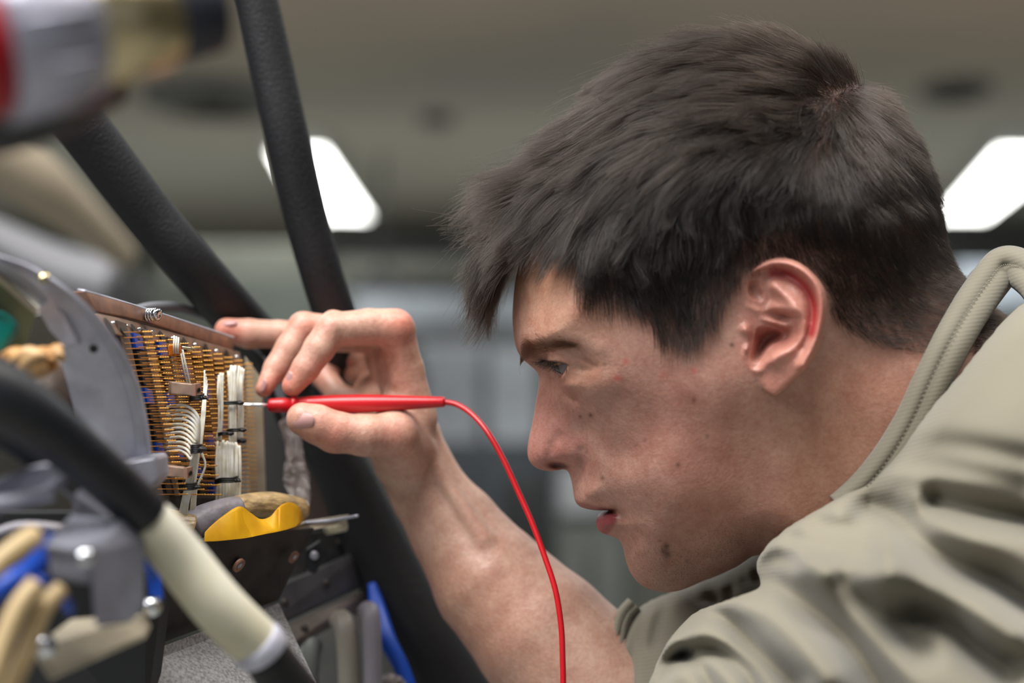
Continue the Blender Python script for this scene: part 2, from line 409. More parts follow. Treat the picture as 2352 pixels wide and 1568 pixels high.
def feat_lines(h):
    L = lambda pts, amp, s, vals=None: amp * gauss(line_d(U2, V2, catmull(pts, 4))[0], s)
    B = lambda x, y, amp, sx, sy=None: amp * np.exp(-0.5 * (((U2 - x) / sx) ** 2 + ((V2 - y) / (sy or sx)) ** 2))
    h = h + L([(1205,782),(1250,778),(1310,785),(1370,800)], 1.3, 18)           # brow ridge
    h = h + L([(1390,800),(1415,840),(1405,880)], 0.7, 18)                      # outer rim of the eye socket
    h = h - L([(1290,905),(1318,925),(1350,930)], 0.9, 8)                       # hollow under the eye
    h = h - L([(1303,838),(1330,846),(1358,848)], 1.2, 5)                       # lid folds
    h = h - L([(1262,822),(1300,819),(1340,828),(1368,842)], 1.3, 4)
    h = h - L([(1338,1034),(1340,1055),(1332,1075),(1318,1086)], 2.2, 9)   # crease behind the nostril wing
    h = h + B(1303, 1044, 2.2, 20, 22)                                          # nostril wing
    h = h - L([(1283,1000),(1268,1020),(1262,1045)], 1.1, 8)
    h = h - L([(1345,1068),(1375,1105),(1412,1150),(1432,1176)], 1.3, 13)       # fold from nose to mouth
    h = h + L([(1375,1060),(1420,1105),(1450,1150)], 0.9, 20)
    h = h - L([(1395,1171),(1413,1173),(1428,1181)], 2.4, 6)                    # corner of the mouth
    h = h - L([(1430,1188),(1450,1215),(1462,1235)], 1.2, 11)
    h = h + B(1455, 1160, 1.0, 26)
    h = h + L([(1385,1195),(1404,1197)], 1.4, 10)
    h = h + B(1306, 886, 1.6, 20, 11)
    h = h - L([(1278,872),(1284,888),(1302,906),(1322,918)], 4.0, 6)                               # lower lip
    h = h - L([(1412,1222),(1436,1236),(1450,1252)], 1.8, 9)
    h = h + B(1500, 1318, 2.0, 30)                                              # chin
    h = h + L([(1480,900),(1600,890),(1690,860)], 0.5, 40)                      # cheek bone
    h = h - L([(1520,960),(1600,990),(1660,1040)], 1.2, 50)
    # jaw: the neck lies deeper than the jaw bone
    d, _, sg = line_d(U2, V2, catmull([(1560,1420),(1640,1325),(1715,1240),(1765,1150),(1792,1060),(1800,980),(1800,900)], 5))
    sj = d * -sg
    fade = sstep(V2, 860, 1000)
    h = h - 4.0 * fade * sstep(sj, -80, 70) * (1 - 0.55 * sstep(sj, 60, 300))
    # long muscle of the neck
    h = h + L([(1840,940),(1930,1060),(2010,1200),(2060,1400)], 1.2, 60)
    h = h - L([(1800,1010),(1860,1120),(1900,1260)], 0.6, 50)
    h = h + B(1480, 700, -2.0, 70)                                              # temple
    return h
ht = np.maximum(feat_lines(ht), 1.5)
e = np.clip(sd / RR, 0, 1)
hf = ht * np.sqrt(1 - (1 - e) ** 2)
hf = hf - 13.0 * np.exp(-0.5 * (((U2 - 1283) / 14) ** 2 + ((V2 - 1067 - 0.12 * (U2 - 1283)) / 5.5) ** 2))     # nostril
hf = np.maximum(hf, 0.8 * (sd > 0))
# eye lids wrap the eye ball; inside the opening the face steps back behind the ball
re = np.hypot(U2 - EYE_C[0], V2 - EYE_C[1]) / PXMM
Rl = EYE_R + 1.3
lidh = np.where(re < Rl, EYE_C[2] + np.sqrt(np.maximum(Rl * Rl - re * re, 0)), 0)
k_ = 4.5
hs = np.clip(0.5 + 0.5 * (lidh - hf) / k_, 0, 1)
hf = np.where(re < Rl, hf * (1 - hs) + lidh * hs + k_ * hs * (1 - hs), hf)
opn = poly_sd(U2, V2, EYE_OPEN)
hf = hf + (np.minimum(hf, np.where(U2 > 1262, 22.0, 18.0)) - hf) * sstep(opn, -0.5, 2.6)
Hn = (hf * PXMM) ** 2
lin_out = 2 * (np.maximum(ht, 8) * PXMM) ** 2 / RR
H2 = np.where(sd > 0, Hn, sd * lin_out)
H2 = gblur(H2, 0.8)
HW = np.sqrt(np.maximum(H2, 0))                                                 # half width in px
def head_h(u, v): return bil(HW, gu[0], gv[0], S, u, v)

ww = np.arange(-88 * PXMM, 96 * PXMM, S)
gx, gy = np.gradient(H2, S); G2 = (gx * gx + gy * gy).astype(np.float32)
W3 = ww.astype(np.float32)[None, None, :]
F3 = (W3 * W3 - H2.astype(np.float32)[:, :, None]) / np.sqrt(4 * W3 * W3 + G2[:, :, None] + 40.0)

# ---- the ear: a curled plate standing off the head
EAR = [(1668,690),(1686,658),(1707,628),(1739,602),(1777,591),(1819,599),(1857,624),(1883,656),(1892,685),(1891,723),(1883,771),(1870,812),(1844,848),(1819,872),
 (1796,893),(1778,906),(1758,900),(1738,878),(1716,852),(1694,826),(1676,790),(1664,745)]
iu0 = int((1640 - gu[0]) / S); iu1 = int((1930 - gu[0]) / S); iv0 = int((560 - gv[0]) / S); iv1 = int((950 - gv[0]) / S)
Ue, Ve = U2[iu0:iu1, iv0:iv1], V2[iu0:iu1, iv0:iv1]
sde = poly_sd(Ue, Ve, [tuple(p) for p in catmull(EAR, 4, True)])
EC = lambda pts: [(1500 + x / 3.136, 500 + y / 3.136) for x, y in pts]
def EL(pts, s, vals=None):
    d, v, _ = line_d(Ue, Ve, catmull(EC(pts), 4)); return gauss(d, s)
def EB(x, y, sx, sy, ang=0):
    x = 1500 + x / 3.136; y = 500 + y / 3.136; c, s_ = math.cos(ang), math.sin(ang)
    a = (Ue - x) * c + (Ve - y) * s_; b = -(Ue - x) * s_ + (Ve - y) * c
    return np.exp(-0.5 * ((a / sx) ** 2 + (b / sy) ** 2))
hd_e = HW[iu0:iu1, iv0:iv1] / PXMM
base_e = 68.5 + 15 * sstep(Ue, 1690, 1900)
fr = sstep(Ue + 0.12 * (Ve - 740), 1672, 1716)                                  # the front of the ear grows out of the cheek
rel = -2.0 + 0 * Ue
rel = rel + 6.5 * EL([(600,560),(620,480),(690,400),(790,345),(890,325),(1010,352),(1110,425),(1175,525),(1195,640),(1180,760),(1145,880),(1100,980),(1060,1060)], 8.5)
rel = rel - 2.2 * EL([(700,470),(850,405),(970,425),(1070,505),(1125,610),(1130,720),(1115,820),(1070,930)], 8)
rel = rel + 4.2 * EL([(860,500),(940,570),(1010,640),(1055,720),(1070,800),(1040,880),(970,940),(890,975),(850,1010)], 11)
rel = rel + 2.2 * EL([(830,640),(900,650),(980,670)], 9)
rel = rel - 5.0 * EB(740, 550, 14, 24, -0.75)
rel = rel + 4.0 * EL([(590,600),(680,640),(770,700),(860,760),(930,790)], 9)
rel = rel - 11.5 * EB(850, 852, 36, 19, -0.25)
rel = rel - 6.5 * EB(880, 712, 28, 6, 0.1)
rel = rel - 8.5 * EB(745, 970, 14, 20, 0.3)
rel = rel + 7.5 * EL([(640,800),(672,840),(685,890),(668,940)], 11)
rel = rel + 3.2 * EL([(640,1010),(680,1080),(740,1090),(790,1040)], 9)
rel = rel + 2.6 * EB(900, 1010, 24, 20)
rel = rel + 1.2 * EB(900, 1120, 30, 26)
rel = gblur(rel, 1.1)
top = (hd_e - 1.5) * (1 - fr) + (base_e + rel) * fr
bot = np.minimum(base_e - 5.5, top - 3.2)
Re = 11.0 + 6 * sstep(Ve, 830, 900)
ee = np.sqrt(np.clip(1 - (1 - np.clip(sde / Re, 0, 1)) ** 2, 0, 1))
mid = (top * 0.62 + bot * 0.38); mid = (top + bot) / 2
half = (top - bot) / 2 * ee
Wl = W3[0, 0][None, None, :]
Fe = np.where((sde > 0)[:, :, None], np.abs(Wl - (mid * PXMM)[:, :, None]) - (half * PXMM)[:, :, None],
              np.sqrt(np.maximum(-sde, 0)[:, :, None] ** 2 + (Wl - (mid * PXMM)[:, :, None]) ** 2)).astype(np.float32)
Fe *= 0.8
Fh = F3[iu0:iu1, iv0:iv1]
# hollow the head under the concha so that the shell of the ear can be deep
dig = (np.maximum(-(top - 66) , 0) * PXMM)[:, :, None] * sstep(sde, 6, 20)[:, :, None]
Fh = Fh + np.where(Wl > 0, dig, 0)
F3[iu0:iu1, iv0:iv1] = smin(Fh, Fe, 9.0)
# the other ear, same plate mirrored
kk = len(ww); F3m = F3[iu0:iu1, iv0:iv1]
Wn = -Wl
Fe2 = np.where((sde > 0)[:, :, None], np.abs(Wn - (mid * PXMM)[:, :, None]) - (half * PXMM)[:, :, None],
              np.sqrt(np.maximum(-sde, 0)[:, :, None] ** 2 + (Wn - (mid * PXMM)[:, :, None]) ** 2)).astype(np.float32) * 0.8
F3[iu0:iu1, iv0:iv1] = smin(F3m, Fe2, 9.0)

HV, HQ = surface_nets(F3, (gu[0], gv[0], ww[0]), S)
HV = relax(HV, HQ, 2, 0.45)
del F3
# cut the neck well below the collar
EARTOP = top; EAR_IDX = (gu[iu0], gv[iv0])
def to_world(u, v, w):
    """w: px towards the lens from the middle plane"""
    m = w / PXMM / 1000
    ma = np.sqrt(m * m + 0.006 ** 2) - 0.006
    s_ = (D0 - ma) / FPX
    c = np.stack([(u - W / 2) * s_, -(v - H / 2) * s_, -(D0 - m)], -1)
    return c @ CMR.T + CMT
# ------------------------------------------------------------------ colour of the skin, with some shade and highlight painted in
def spot(u, v, x, y, sx, sy=None, ang=0):
    c, s_ = math.cos(ang), math.sin(ang); a = (u - x) * c + (v - y) * s_; b = -(u - x) * s_ + (v - y) * c
    return np.exp(-0.5 * ((a / sx) ** 2 + (b / (sy or sx)) ** 2))
HAIRLINE = [(1176,590),(1215,545),(1262,505),(1292,498),(1316,540),(1326,590),(1330,640),(1362,668),(1410,684),(1462,706),(1490,740),(1512,782),(1545,800),(1590,800),
 (1618,770),(1652,715),(1690,655),(1730,612),(1775,592),(1830,602),(1885,650),(1900,705),(1925,745),(1965,775),(2020,797),(2080,808),(2140,805),(2200,780),(2300,900),
 (2420,700),(2300,500),(2240,100),(1700,0),(1200,200),(1100,500)]
HLS = [tuple(p) for p in catmull(HAIRLINE, 3, True)]
hairsd = gblur(poly_sd(U2, V2, HLS), 1.0)
def hair_in(u, v): return bil(hairsd, gu[0], gv[0], S, u, v)
def skin_cols(u, v, w):
    base = nlin((180, 142, 127))[None, :] * np.ones((len(u), 1))
    def mixc(c, f): 
        nonlocal base
        base = base * (1 - f[:, None]) + nlin(c)[None, :] * f[:, None]
    # redder cheeks, nose and ear; paler forehead and neck
    mixc((186, 128, 112), 0.5 * spot(u, v, 1560, 950, 110, 80))
    mixc((178, 116, 102), 0.4 * spot(u, v, 1620, 1090, 80, 70))
    mixc((180, 112, 106), 0.5 * spot(u, v, 1262, 1030, 55, 70))
    mixc((174, 118, 110), 0.3 * spot(u, v, 1270, 900, 34, 40))
    mixc((204, 160, 128), 0.6 * spot(u, v, 1250, 640, 60, 90))
    mixc((206, 162, 138), 0.5 * spot(u, v, 1330, 745, 90, 26))  # highlight above the brow put into the skin colour
    mixc((166, 124, 100), 0.6 * spot(u, v, 1340, 858, 42, 34))  # shade beside the eye put into the skin colour
    mixc((206, 150, 124), 0.5 * spot(u, v, 1990, 900, 120, 60))
    mixc((172, 128, 102), 0.6 * sstep(u, 1740, 1850) * sstep(v, 900, 1020))  # browner neck: shade behind the jaw put into the colour
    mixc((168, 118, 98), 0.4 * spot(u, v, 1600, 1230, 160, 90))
    er = poly_sd(u, v, [tuple(p) for p in catmull(EAR, 3, True)])
    ear = sstep(er, -4, 6) * sstep(u + 0.12 * (v - 740), 1672, 1722)
    mixc((198, 134, 120), 0.5 * ear)
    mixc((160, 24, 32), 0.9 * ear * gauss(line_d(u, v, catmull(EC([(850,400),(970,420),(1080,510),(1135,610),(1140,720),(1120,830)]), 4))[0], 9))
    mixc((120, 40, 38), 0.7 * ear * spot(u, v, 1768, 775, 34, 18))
    # lips
    lo = poly_sd(u, v, [(1360,1174),(1404,1173),(1418,1178),(1413,1196),(1402,1216),(1390,1232),(1360,1232)])
    mixc((142, 62, 72), 0.95 * sstep(lo, -5, 5))
    up = poly_sd(u, v, [(1312,1140),(1330,1150),(1365,1160),(1404,1167),(1412,1174),(1300,1176)])
    mixc((136, 74, 74), 0.8 * sstep(up, -5, 4))
    # beard shadow
    n = np.sin(u * 1.7 + v * 0.9) * np.sin(v * 2.1 - u * 0.6)
    bs = sstep(line_d(u, v, [(1460,1290),(1540,1350),(1660,1310),(1740,1240)])[0], 130, 10)
    mixc((120, 92, 78), 0.38 * bs * (0.8 + 0.4 * n))
    # moles and freckles
    for (x, y, r, a) in [(1527,1250,5,.9),(1523,1262,7,.8),(1531,1268,6,.7),(1527,1275,5,.5),(1355,952,3.4,.85),(1331,955,2.6,.7),(1382,1096,3.6,.7),(1590,917,4,.7),(1677,792,4,.8),
                         (1554,1065,4,.7),(1479,1009,3,.4),(1512,1238,2.6,.5),(1388,836,3,.55),(1575,1285,3,.5),(1345,1035,2.5,.4),(1346,1135,2.6,.5),(1458,1020,3,.35),(1620,1000,4,.4)]:
        mixc((84, 48, 36), a * spot(u, v, x, y, r))
    for (x, y, r, a) in [(1414,868,5,.5),(1422,868,4,.4),(1435,830,4,.5),(1520,860,6,.3),(1590,850,5,.5)]:
        mixc((190, 70, 62), a * spot(u, v, x, y, r * 1.1))
    r2 = np.random.default_rng(5)
    for _ in range(70):
        x = r2.uniform(1330, 1800); y = r2.uniform(800, 1300); mixc((170, 96, 80), r2.uniform(.1, .4) * spot(u, v, x, y, r2.uniform(2, 6)))
    # roots of the brow; scalp darkened by stubble and painted-in hair shade
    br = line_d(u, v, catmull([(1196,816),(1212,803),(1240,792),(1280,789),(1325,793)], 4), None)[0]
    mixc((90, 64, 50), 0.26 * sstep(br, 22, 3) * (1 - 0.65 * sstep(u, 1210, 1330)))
    hs_ = hair_in(u, v)
    fade = 0.35 + 0.5 * sstep(hs_, 20, 120)
    dens = sstep(hs_, -6, 16) * fade
    low = sstep(v, 560, 700) * sstep(u, 1640, 1720)
    mixc((60, 44, 38), dens * (1 - 0.15 * low))
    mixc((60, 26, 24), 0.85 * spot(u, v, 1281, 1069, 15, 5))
    mixc((74, 50, 38), 0.5 * spot(u, v, 1236, 826, 20, 7, 0.3))  # shade under the inner brow, with its low hairs, painted in
    lash = line_d(u, v, [(1246,828),(1268,830),(1284,832),(1304,838)])[0]
    mixc((50, 34, 28), 0.7 * sstep(lash, 4.5, 1.0))
    mixc((196, 120, 112), 0.6 * sstep(line_d(u, v, [(1300,840),(1292,856),(1284,868)])[0], 4, 1))
    return base

def skin_material():
    t = NT('skin'); b = t.b
    at = t.n('ShaderNodeAttribute', attribute_name='Col')
    tc = t.n('ShaderNodeTexCoord')
    n1 = t.n('ShaderNodeTexNoise', i_Scale=95.0, i_Detail=5.0, i_Roughness=0.6); t.l(tc.outputs['Object'], n1.inputs['Vector'])
    r1 = t.n('ShaderNodeValToRGB'); r1.color_ramp.elements[0].position = .3; r1.color_ramp.elements[1].position = .72
    r1.color_ramp.elements[0].color = (0.86, 0.74, 0.72, 1); r1.color_ramp.elements[1].color = (1.1, 1.12, 1.12, 1)
    t.l(n1.outputs['Fac'], r1.inputs[0])
    mx = t.n('ShaderNodeMix', data_type='RGBA', blend_type='MULTIPLY'); mx.inputs[0].default_value = 1
    t.l(at.outputs['Color'], mx.inputs[6]); t.l(r1.outputs[0], mx.inputs[7]); 
    n3 = t.n('ShaderNodeTexNoise', i_Scale=520.0, i_Detail=4.0, i_Roughness=0.7); t.l(tc.outputs['Object'], n3.inputs['Vector'])
    r3 = t.n('ShaderNodeValToRGB'); r3.color_ramp.elements[0].position = .34; r3.color_ramp.elements[1].position = .6
    r3.color_ramp.elements[0].color = (0.86, 0.78, 0.74, 1); r3.color_ramp.elements[1].color = (1.03, 1.03, 1.03, 1); t.l(n3.outputs['Fac'], r3.inputs[0])
    m3 = t.n('ShaderNodeMix', data_type='RGBA', blend_type='MULTIPLY'); m3.inputs[0].default_value = .8
    t.l(mx.outputs[2], m3.inputs[6]); t.l(r3.outputs[0], m3.inputs[7]); t.l(m3.outputs[2], b.inputs['Base Color'])
    b.inputs['Subsurface Weight'].default_value = 0.35
    b.inputs['Subsurface Radius'].default_value = (1.0, 0.35, 0.2); b.inputs['Subsurface Scale'].default_value = 0.0035
    b.inputs['Roughness'].default_value = 0.43; b.inputs['Specular IOR Level'].default_value = 0.5
    v = t.n('ShaderNodeTexVoronoi', i_Scale=900.0); t.l(tc.outputs['Object'], v.inputs['Vector'])
    n2 = t.n('ShaderNodeTexNoise', i_Scale=420.0, i_Detail=4.0); t.l(tc.outputs['Object'], n2.inputs['Vector'])
    ma = t.n('ShaderNodeMath', operation='MULTIPLY_ADD'); ma.inputs[1].default_value = 0.45
    t.l(v.outputs['Distance'], ma.inputs[0]); t.l(n2.outputs['Fac'], ma.inputs[2])
    bp = t.n('ShaderNodeBump', i_Strength=0.8, i_Distance=0.00024); t.l(ma.outputs[0], bp.inputs['Height']); t.l(bp.outputs[0], b.inputs['Normal'])
    return t.m
M_skin = skin_material()

person = empty('person', tuple(P(2150, 1568, 0.80)), 'young man in a tan long-sleeved shirt leaning in and probing the wiring', 'person')
eye_w = M_eye = None
def eye_material():
    t = NT('eye'); b = t.b; b.inputs['Roughness'].default_value = 0.08
    at = t.n('ShaderNodeAttribute', attribute_name='Col'); t.l(at.outputs['Color'], b.inputs['Base Color'])
    b.inputs['Coat Weight'].default_value = 0.6; b.inputs['Coat Roughness'].default_value = 0.03
    return t.m
M_eye = eye_material()
def make_eye(sgn):
    # sphere with a slight cornea; gaze to the left and a little down
    g = np.array([-0.93, 0.34, 0.10]); g /= np.linalg.norm(g)          # u, v (down), w
    n, m_ = 64, 48; V = []; C = []; F = []
    a = np.cross(g, [0, 0, 1.0]); a /= np.linalg.norm(a); b = np.cross(g, a)
    for i in range(m_ + 1):
        th = math.pi * i / m_
        for j in range(n):
            ph = 2 * math.pi * j / n
            r = EYE_R * (1 + 0.075 * math.exp(-(th / 0.42) ** 4))
            d = g * math.cos(th) + (a * math.cos(ph) + b * math.sin(ph)) * math.sin(th)
            V.append(d * r)
            deg = math.degrees(th)
            c = (12, 10, 10) if deg < 10 else ((58,54,56) if deg < 26 else ((44,36,34) if deg < 30 else (94, 80, 78)))  # white of the eye darkened: its shade put into the colour
            k = 0.9 + 0.2 * math.sin(ph * 17) if 10 < deg < 26 else 1
            C.append(nlin(c) * k)
    for i in range(m_):
        for j in range(n): F.append((i * n + j, i * n + (j + 1) % n, (i + 1) * n + (j + 1) % n, (i + 1) * n + j))
    V = np.array(V) * PXMM
    u = EYE_C[0] + V[:, 0]; v = EYE_C[1] + V[:, 1]; w = (EYE_C[2] * PXMM + V[:, 2])
    return mesh_obj('eyeball', to_world(u, v, sgn * w), F, M_eye, person, cols=np.array(C), label='grey eye looking towards the wiring' if sgn > 0 else None)
make_eye(1); make_eye(-1)
# ------------------------------------------------------------------ right forearm and hand
def PW(u, v, w):
    """px, px of the picture and millimetres in front of the middle plane of the head -> world"""
    return PN(u, v, D0 - np.asarray(w, float) / 1000)
SH = 3.6
hu = np.arange(470, 1640, SH); hv = np.arange(684, 1700, SH); hw_ = np.arange(-135, 6, SH / PXMM) * PXMM
HSH = (len(hu), len(hv), len(hw_))
class Fld:
    """a distance field kept only in a box of the grid"""
    def __init__(s, sl, f): s.sl = sl; s.f = f
def cone(A, B, ra, rb, mg=70):
    A = np.array([A[0], A[1], A[2] * PXMM]); B = np.array([B[0], B[1], B[2] * PXMM]); o = np.array([hu[0], hv[0], hw_[0]]); R = max(ra, rb) + mg
    lo = np.maximum(((np.minimum(A, B) - R - o) / SH).astype(int), 0); hi = np.minimum(((np.maximum(A, B) + R - o) / SH).astype(int) + 2, HSH)
    sl = tuple(slice(a, max(b, a + 1)) for a, b in zip(lo, hi))
    x = (hu[sl[0]] - A[0]).astype(np.float32)[:, None, None]; y = (hv[sl[1]] - A[1]).astype(np.float32)[None, :, None]; z = (hw_[sl[2]] - A[2]).astype(np.float32)[None, None, :]
    d = (B - A).astype(np.float32); L2 = float(d @ d)
    t = np.clip((x * d[0] + y * d[1] + z * d[2]) / L2, 0, 1)
    r = np.sqrt((x - t * d[0]) ** 2 + (y - t * d[1]) ** 2 + (z - t * d[2]) ** 2) - (ra + (rb - ra) * t)
    return Fld(sl, r.astype(np.float32))
def full(f):
    if isinstance(f, Fld):
        g = np.full(HSH, 300, np.float32); g[f.sl] = f.f; return g
    return f
def umin(g, f, k):
    """blend the local field f into the full grid g"""
    g[f.sl] = smin(g[f.sl], f.f, k); return g
def chain(pts, k=7):
    g = np.full(HSH, 300, np.float32)
    for a, b in zip(pts[:-1], pts[1:]): umin(g, cone(a[:3], b[:3], a[3], b[3]), k)
    return g
index = chain([(908,752,-46,44),(846,750,-44,41),(764,757,-40,39),(733,800,-38,36),(702,846,-37,32),(672,885,-37,25)])
middle = chain([(890,756,-66,40),(760,760,-62,37),(697,752,-59,36),(664,800,-56,32),(634,846,-53,29),(606,893,-48,20)])
ring = chain([(872,775,-88,38),(700,770,-80,35),(640,768,-78,32),(570,766,-76,34),(520,758,-74,28)])
pinky = chain([(855,800,-106,32),(775,815,-112,32),(742,862,-110,30),(775,905,-100,27),(815,915,-94,22)])
thumb = chain([(935,1035,-54,64),(905,1000,-38,54),(838,1000,-30,46),(768,992,-27,46),(728,974,-25,43),(695,962,-24,38)], 14)
palm = chain([(950,960,-58,54),(930,850,-54,42),(910,762,-48,42)], 12)
palm = smin(palm, chain([(945,980,-72,54),(912,870,-76,44),(885,768,-70,40)]), 16)
palm = smin(palm, chain([(940,990,-88,50),(900,880,-94,44),(868,785,-90,40)]), 16)
palm = smin(palm, chain([(930,1000,-100,44),(870,900,-110,42),(845,815,-108,36)]), 16)
umin(palm, cone((890,860,-112), (820,850,-114), 44, 38), 14)
umin(palm, cone((870,960,-84), (850,900,-100), 50, 40), 18)
fore = chain([(935,1028,-70,84),(985,1130,-70,88),(1045,1215,-70,106),(1130,1338,-66,136),(1245,1460,-62,160),(1400,1620,-58,180)], 10)
hand = smin(palm, index, 11); hand = smin(hand, middle, 9); hand = smin(hand, ring, 9); hand = smin(hand, pinky, 9)
umin(thumb, cone((922,915,-60), (905,975,-46), 44, 50), 24)
hand = smin(hand, thumb, 14)
hand = smin(hand, fore, 30)
for (A, B, ra, rb, k) in [((925,1060,-60),(900,1020,-50),66,58,26), ((930,1080,-57),(1010,1190,-57),16,18,22), ((1000,1080,-56),(1110,1240,-48),14,18,26), ((764,730,-42),(766,734,-41),17,17,16), ((930,1010,-52),(950,960,-56),50,44,20)]:
    umin(hand, cone(A, B, ra, rb), k)
def groove(pts, s, amp):
    for a, b in zip(pts[:-1], pts[1:]):
        c = cone(a, b, 0, 0, 50); hand[c.sl] += amp * np.exp(-0.5 * (c.f / s) ** 2)
groove([(872,870,-48),(893,845,-46),(905,818,-46)], 12, 7)
groove([(905,905,-48),(925,935,-44),(932,980,-44)], 9, 5)
groove([(782,768,-32),(784,800,-34)], 8, 6)
groove([(802,965,-22),(806,1040,-22)], 5, 2.5)
groove([(712,857,-32),(732,868,-32)], 4, 2)
groove([(1010,1120,-54),(1110,1290,-44)], 14, 5)
AV, AQ = surface_nets(hand, (hu[0], hv[0], hw_[0]), SH)
AV = relax(AV, AQ, 2, 0.45)
HANDF = hand
del index, middle, ring, pinky, thumb, palm, fore
def hand_cols(u, v, w):
    base = nlin((200, 166, 148))[None, :] * np.ones((len(u), 1))
    def mixc(c, f):
        nonlocal base
        base = base * (1 - f[:, None]) + nlin(c)[None, :] * f[:, None]
    for (x, y, s, a) in [(520,760,34,.7),(665,880,30,.6),(612,895,24,.6),(925,735,38,.6),(768,1000,34,.45),(700,965,36,.25),(905,1000,34,.35),(733,745,26,.3),(690,745,24,.35),(735,850,26,.45),(640,790,22,.2)]:
        mixc((214, 124, 106), a * spot(u, v, x, y, s))
    mixc((176, 128, 104), 0.5 * sstep(v, 1150, 1400) * sstep(1250 - u, -100, 160))
    mixc((206, 140, 112), 0.4 * spot(u, v, 860, 850, 60, 60))
    return base
# nails
def nail(c, n, ax, L, Wd, label=None):
    """c px,px,mm; n normal, ax long axis, both in (right, down, towards the lens)"""
    n = np.array(n, float); n /= np.linalg.norm(n); ax = np.array(ax, float); ax -= n * ax.dot(n); ax /= np.linalg.norm(ax); b = np.cross(n, ax)
    V = []; F = []; N1, N2 = 12, 24
    # slide the centre on to the skin
    p = np.array([c[0], c[1], c[2] * PXMM], float)
    for _ in range(60):
        i = np.clip(((p - np.array([hu[0], hv[0], hw_[0]])) / SH).astype(int), 0, np.array(HANDF.shape) - 1)
        f = HANDF[tuple(i)]
        p = p - n * f * 0.5
    for i in range(N1 + 1):
        r = i / N1
        for j in range(N2):
            t = 2 * math.pi * j / N2
            x = r * math.copysign(abs(math.cos(t)) ** .8, math.cos(t)); y = r * math.copysign(abs(math.sin(t)) ** .8, math.sin(t))
            h = 2.0 - 0.42 * Wd * y * y - 0.10 * L * x * x - (3.0 if i == N1 else 0)
            V.append(p + ax * x * L + b * y * Wd + n * h)
    for i in range(N1):
        for j in range(N2): F.append((i * N2 + j, i * N2 + (j + 1) % N2, (i + 1) * N2 + (j + 1) % N2, (i + 1) * N2 + j))
    V = np.array(V)
    return mesh_obj('fingernail', PW(V[:, 0], V[:, 1], V[:, 2] / PXMM), F, M_nail, person, label=label)
M_nail = mat('fingernail', (186, 142, 138), rough=0.36)
nv = len(HV)
BV = np.concatenate([to_world(HV[:, 0], HV[:, 1], HV[:, 2]), PW(AV[:, 0], AV[:, 1], AV[:, 2] / PXMM)])
BQ = np.concatenate([HQ, AQ + nv])
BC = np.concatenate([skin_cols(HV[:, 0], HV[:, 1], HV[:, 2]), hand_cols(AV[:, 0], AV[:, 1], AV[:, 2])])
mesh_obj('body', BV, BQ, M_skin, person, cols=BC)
nail((696,968,-17), (-0.35,0.12,1), (-1,0.1,-.3), 27, 20, 'thumb nail')
nail((662,872,-34), (-0.75,-0.1,0.65), (-0.42,0.9,0), 20, 12)
nail((600,884,-44), (-0.8,-0.2,0.5), (-0.45,0.9,0), 16, 9)
nail((528,738,-70), (-0.1,-1,0.35), (-1,0.12,0), 17, 10)
# ------------------------------------------------------------------ materials of the machine
M_rub = mat('black_sleeve', (9, 10, 13), rough=.6, col2=(18, 20, 25), scale=500, bump=.0004, bscale=700)
M_rub2 = mat('black_cable', (11, 13, 17), rough=.45, col2=(22, 25, 32), scale=200)
M_steel = mat('worn_steel', (190, 192, 204), rough=.42, metal=.35, col2=(150, 150, 162), scale=40, bump=.0001)
M_alum = mat('grey_cast', (212, 212, 226), rough=.5, metal=.12, col2=(176, 176, 190), scale=50, bump=.00012, bscale=300)
M_dark = mat('dark_sheet', (66, 60, 56), rough=.5, metal=.3, col2=(38, 36, 35), scale=60, bump=.00008, bscale=600)
M_copper = mat('copper_plate', (170, 128, 106), rough=.5, metal=.15, col2=(126, 98, 84), scale=120, bump=.0001)
M_brass = mat('block_metal', (170, 142, 122), rough=.38, metal=.3, col2=(116, 96, 84), scale=150)
M_gold = mat('gold_pin', (170, 108, 30), rough=.45, metal=.3)
M_goldtip = mat('gold_tip', (216, 158, 70), rough=.4, metal=.35)
M_white = mat('white_wire', (234, 232, 224), rough=.42, col2=(214, 206, 184), scale=250)
M_black = mat('black_lacing', (12, 12, 12), rough=.5)
M_cream = mat('cream_sleeve', (246, 244, 230), rough=.4, col2=(196, 186, 146), scale=14)
M_frame = mat('cream_frame', (206, 196, 172), rough=.5, metal=.05, col2=(172, 162, 142), scale=60)
M_blue = mat('blue_plastic', (18, 72, 176), rough=.4)
M_tan = mat('tan_wire', (196, 172, 128), rough=.5, col2=(170, 146, 106), scale=30)
M_teal = mat('teal_plastic', (10, 122, 116), rough=.35)
M_yellow = mat('yellow_rubber', (222, 168, 16), rough=.45, col2=(204, 146, 10), scale=80, bump=.0001)
M_tape = mat('brown_tape', (150, 128, 96), rough=.28, col2=(196, 168, 120), scale=160, bump=.0012, bscale=110, mapping=(1, 1, 2.5))
M_foil = mat('crumpled_film', (150, 140, 138), rough=.25, col2=(96, 88, 84), scale=70, bump=.002, bscale=90)
M_lav = mat('grey_tape', (150, 148, 160), rough=.4, col2=(120, 112, 112), scale=90, bump=.0006, bscale=200)
M_spk = mat('speckled_sheet', (150, 150, 150), rough=.55, metal=.1, col2=(104, 102, 102), scale=700)
M_grn = mat('green_board', (140, 142, 104), rough=.5, col2=(108, 116, 84), scale=60)
M_red = mat('red_plastic', (190, 16, 28), rough=.36, coat=.2)
M_redcap = mat('red_cap', (176, 20, 34), rough=.4)
M_chrome = mat('chrome', (225, 228, 232), rough=.16, metal=1.0)
M_ochre = mat('ochre_resin', (178, 120, 50), rough=.35, col2=(214, 176, 128), scale=70, bump=.002, bscale=80)
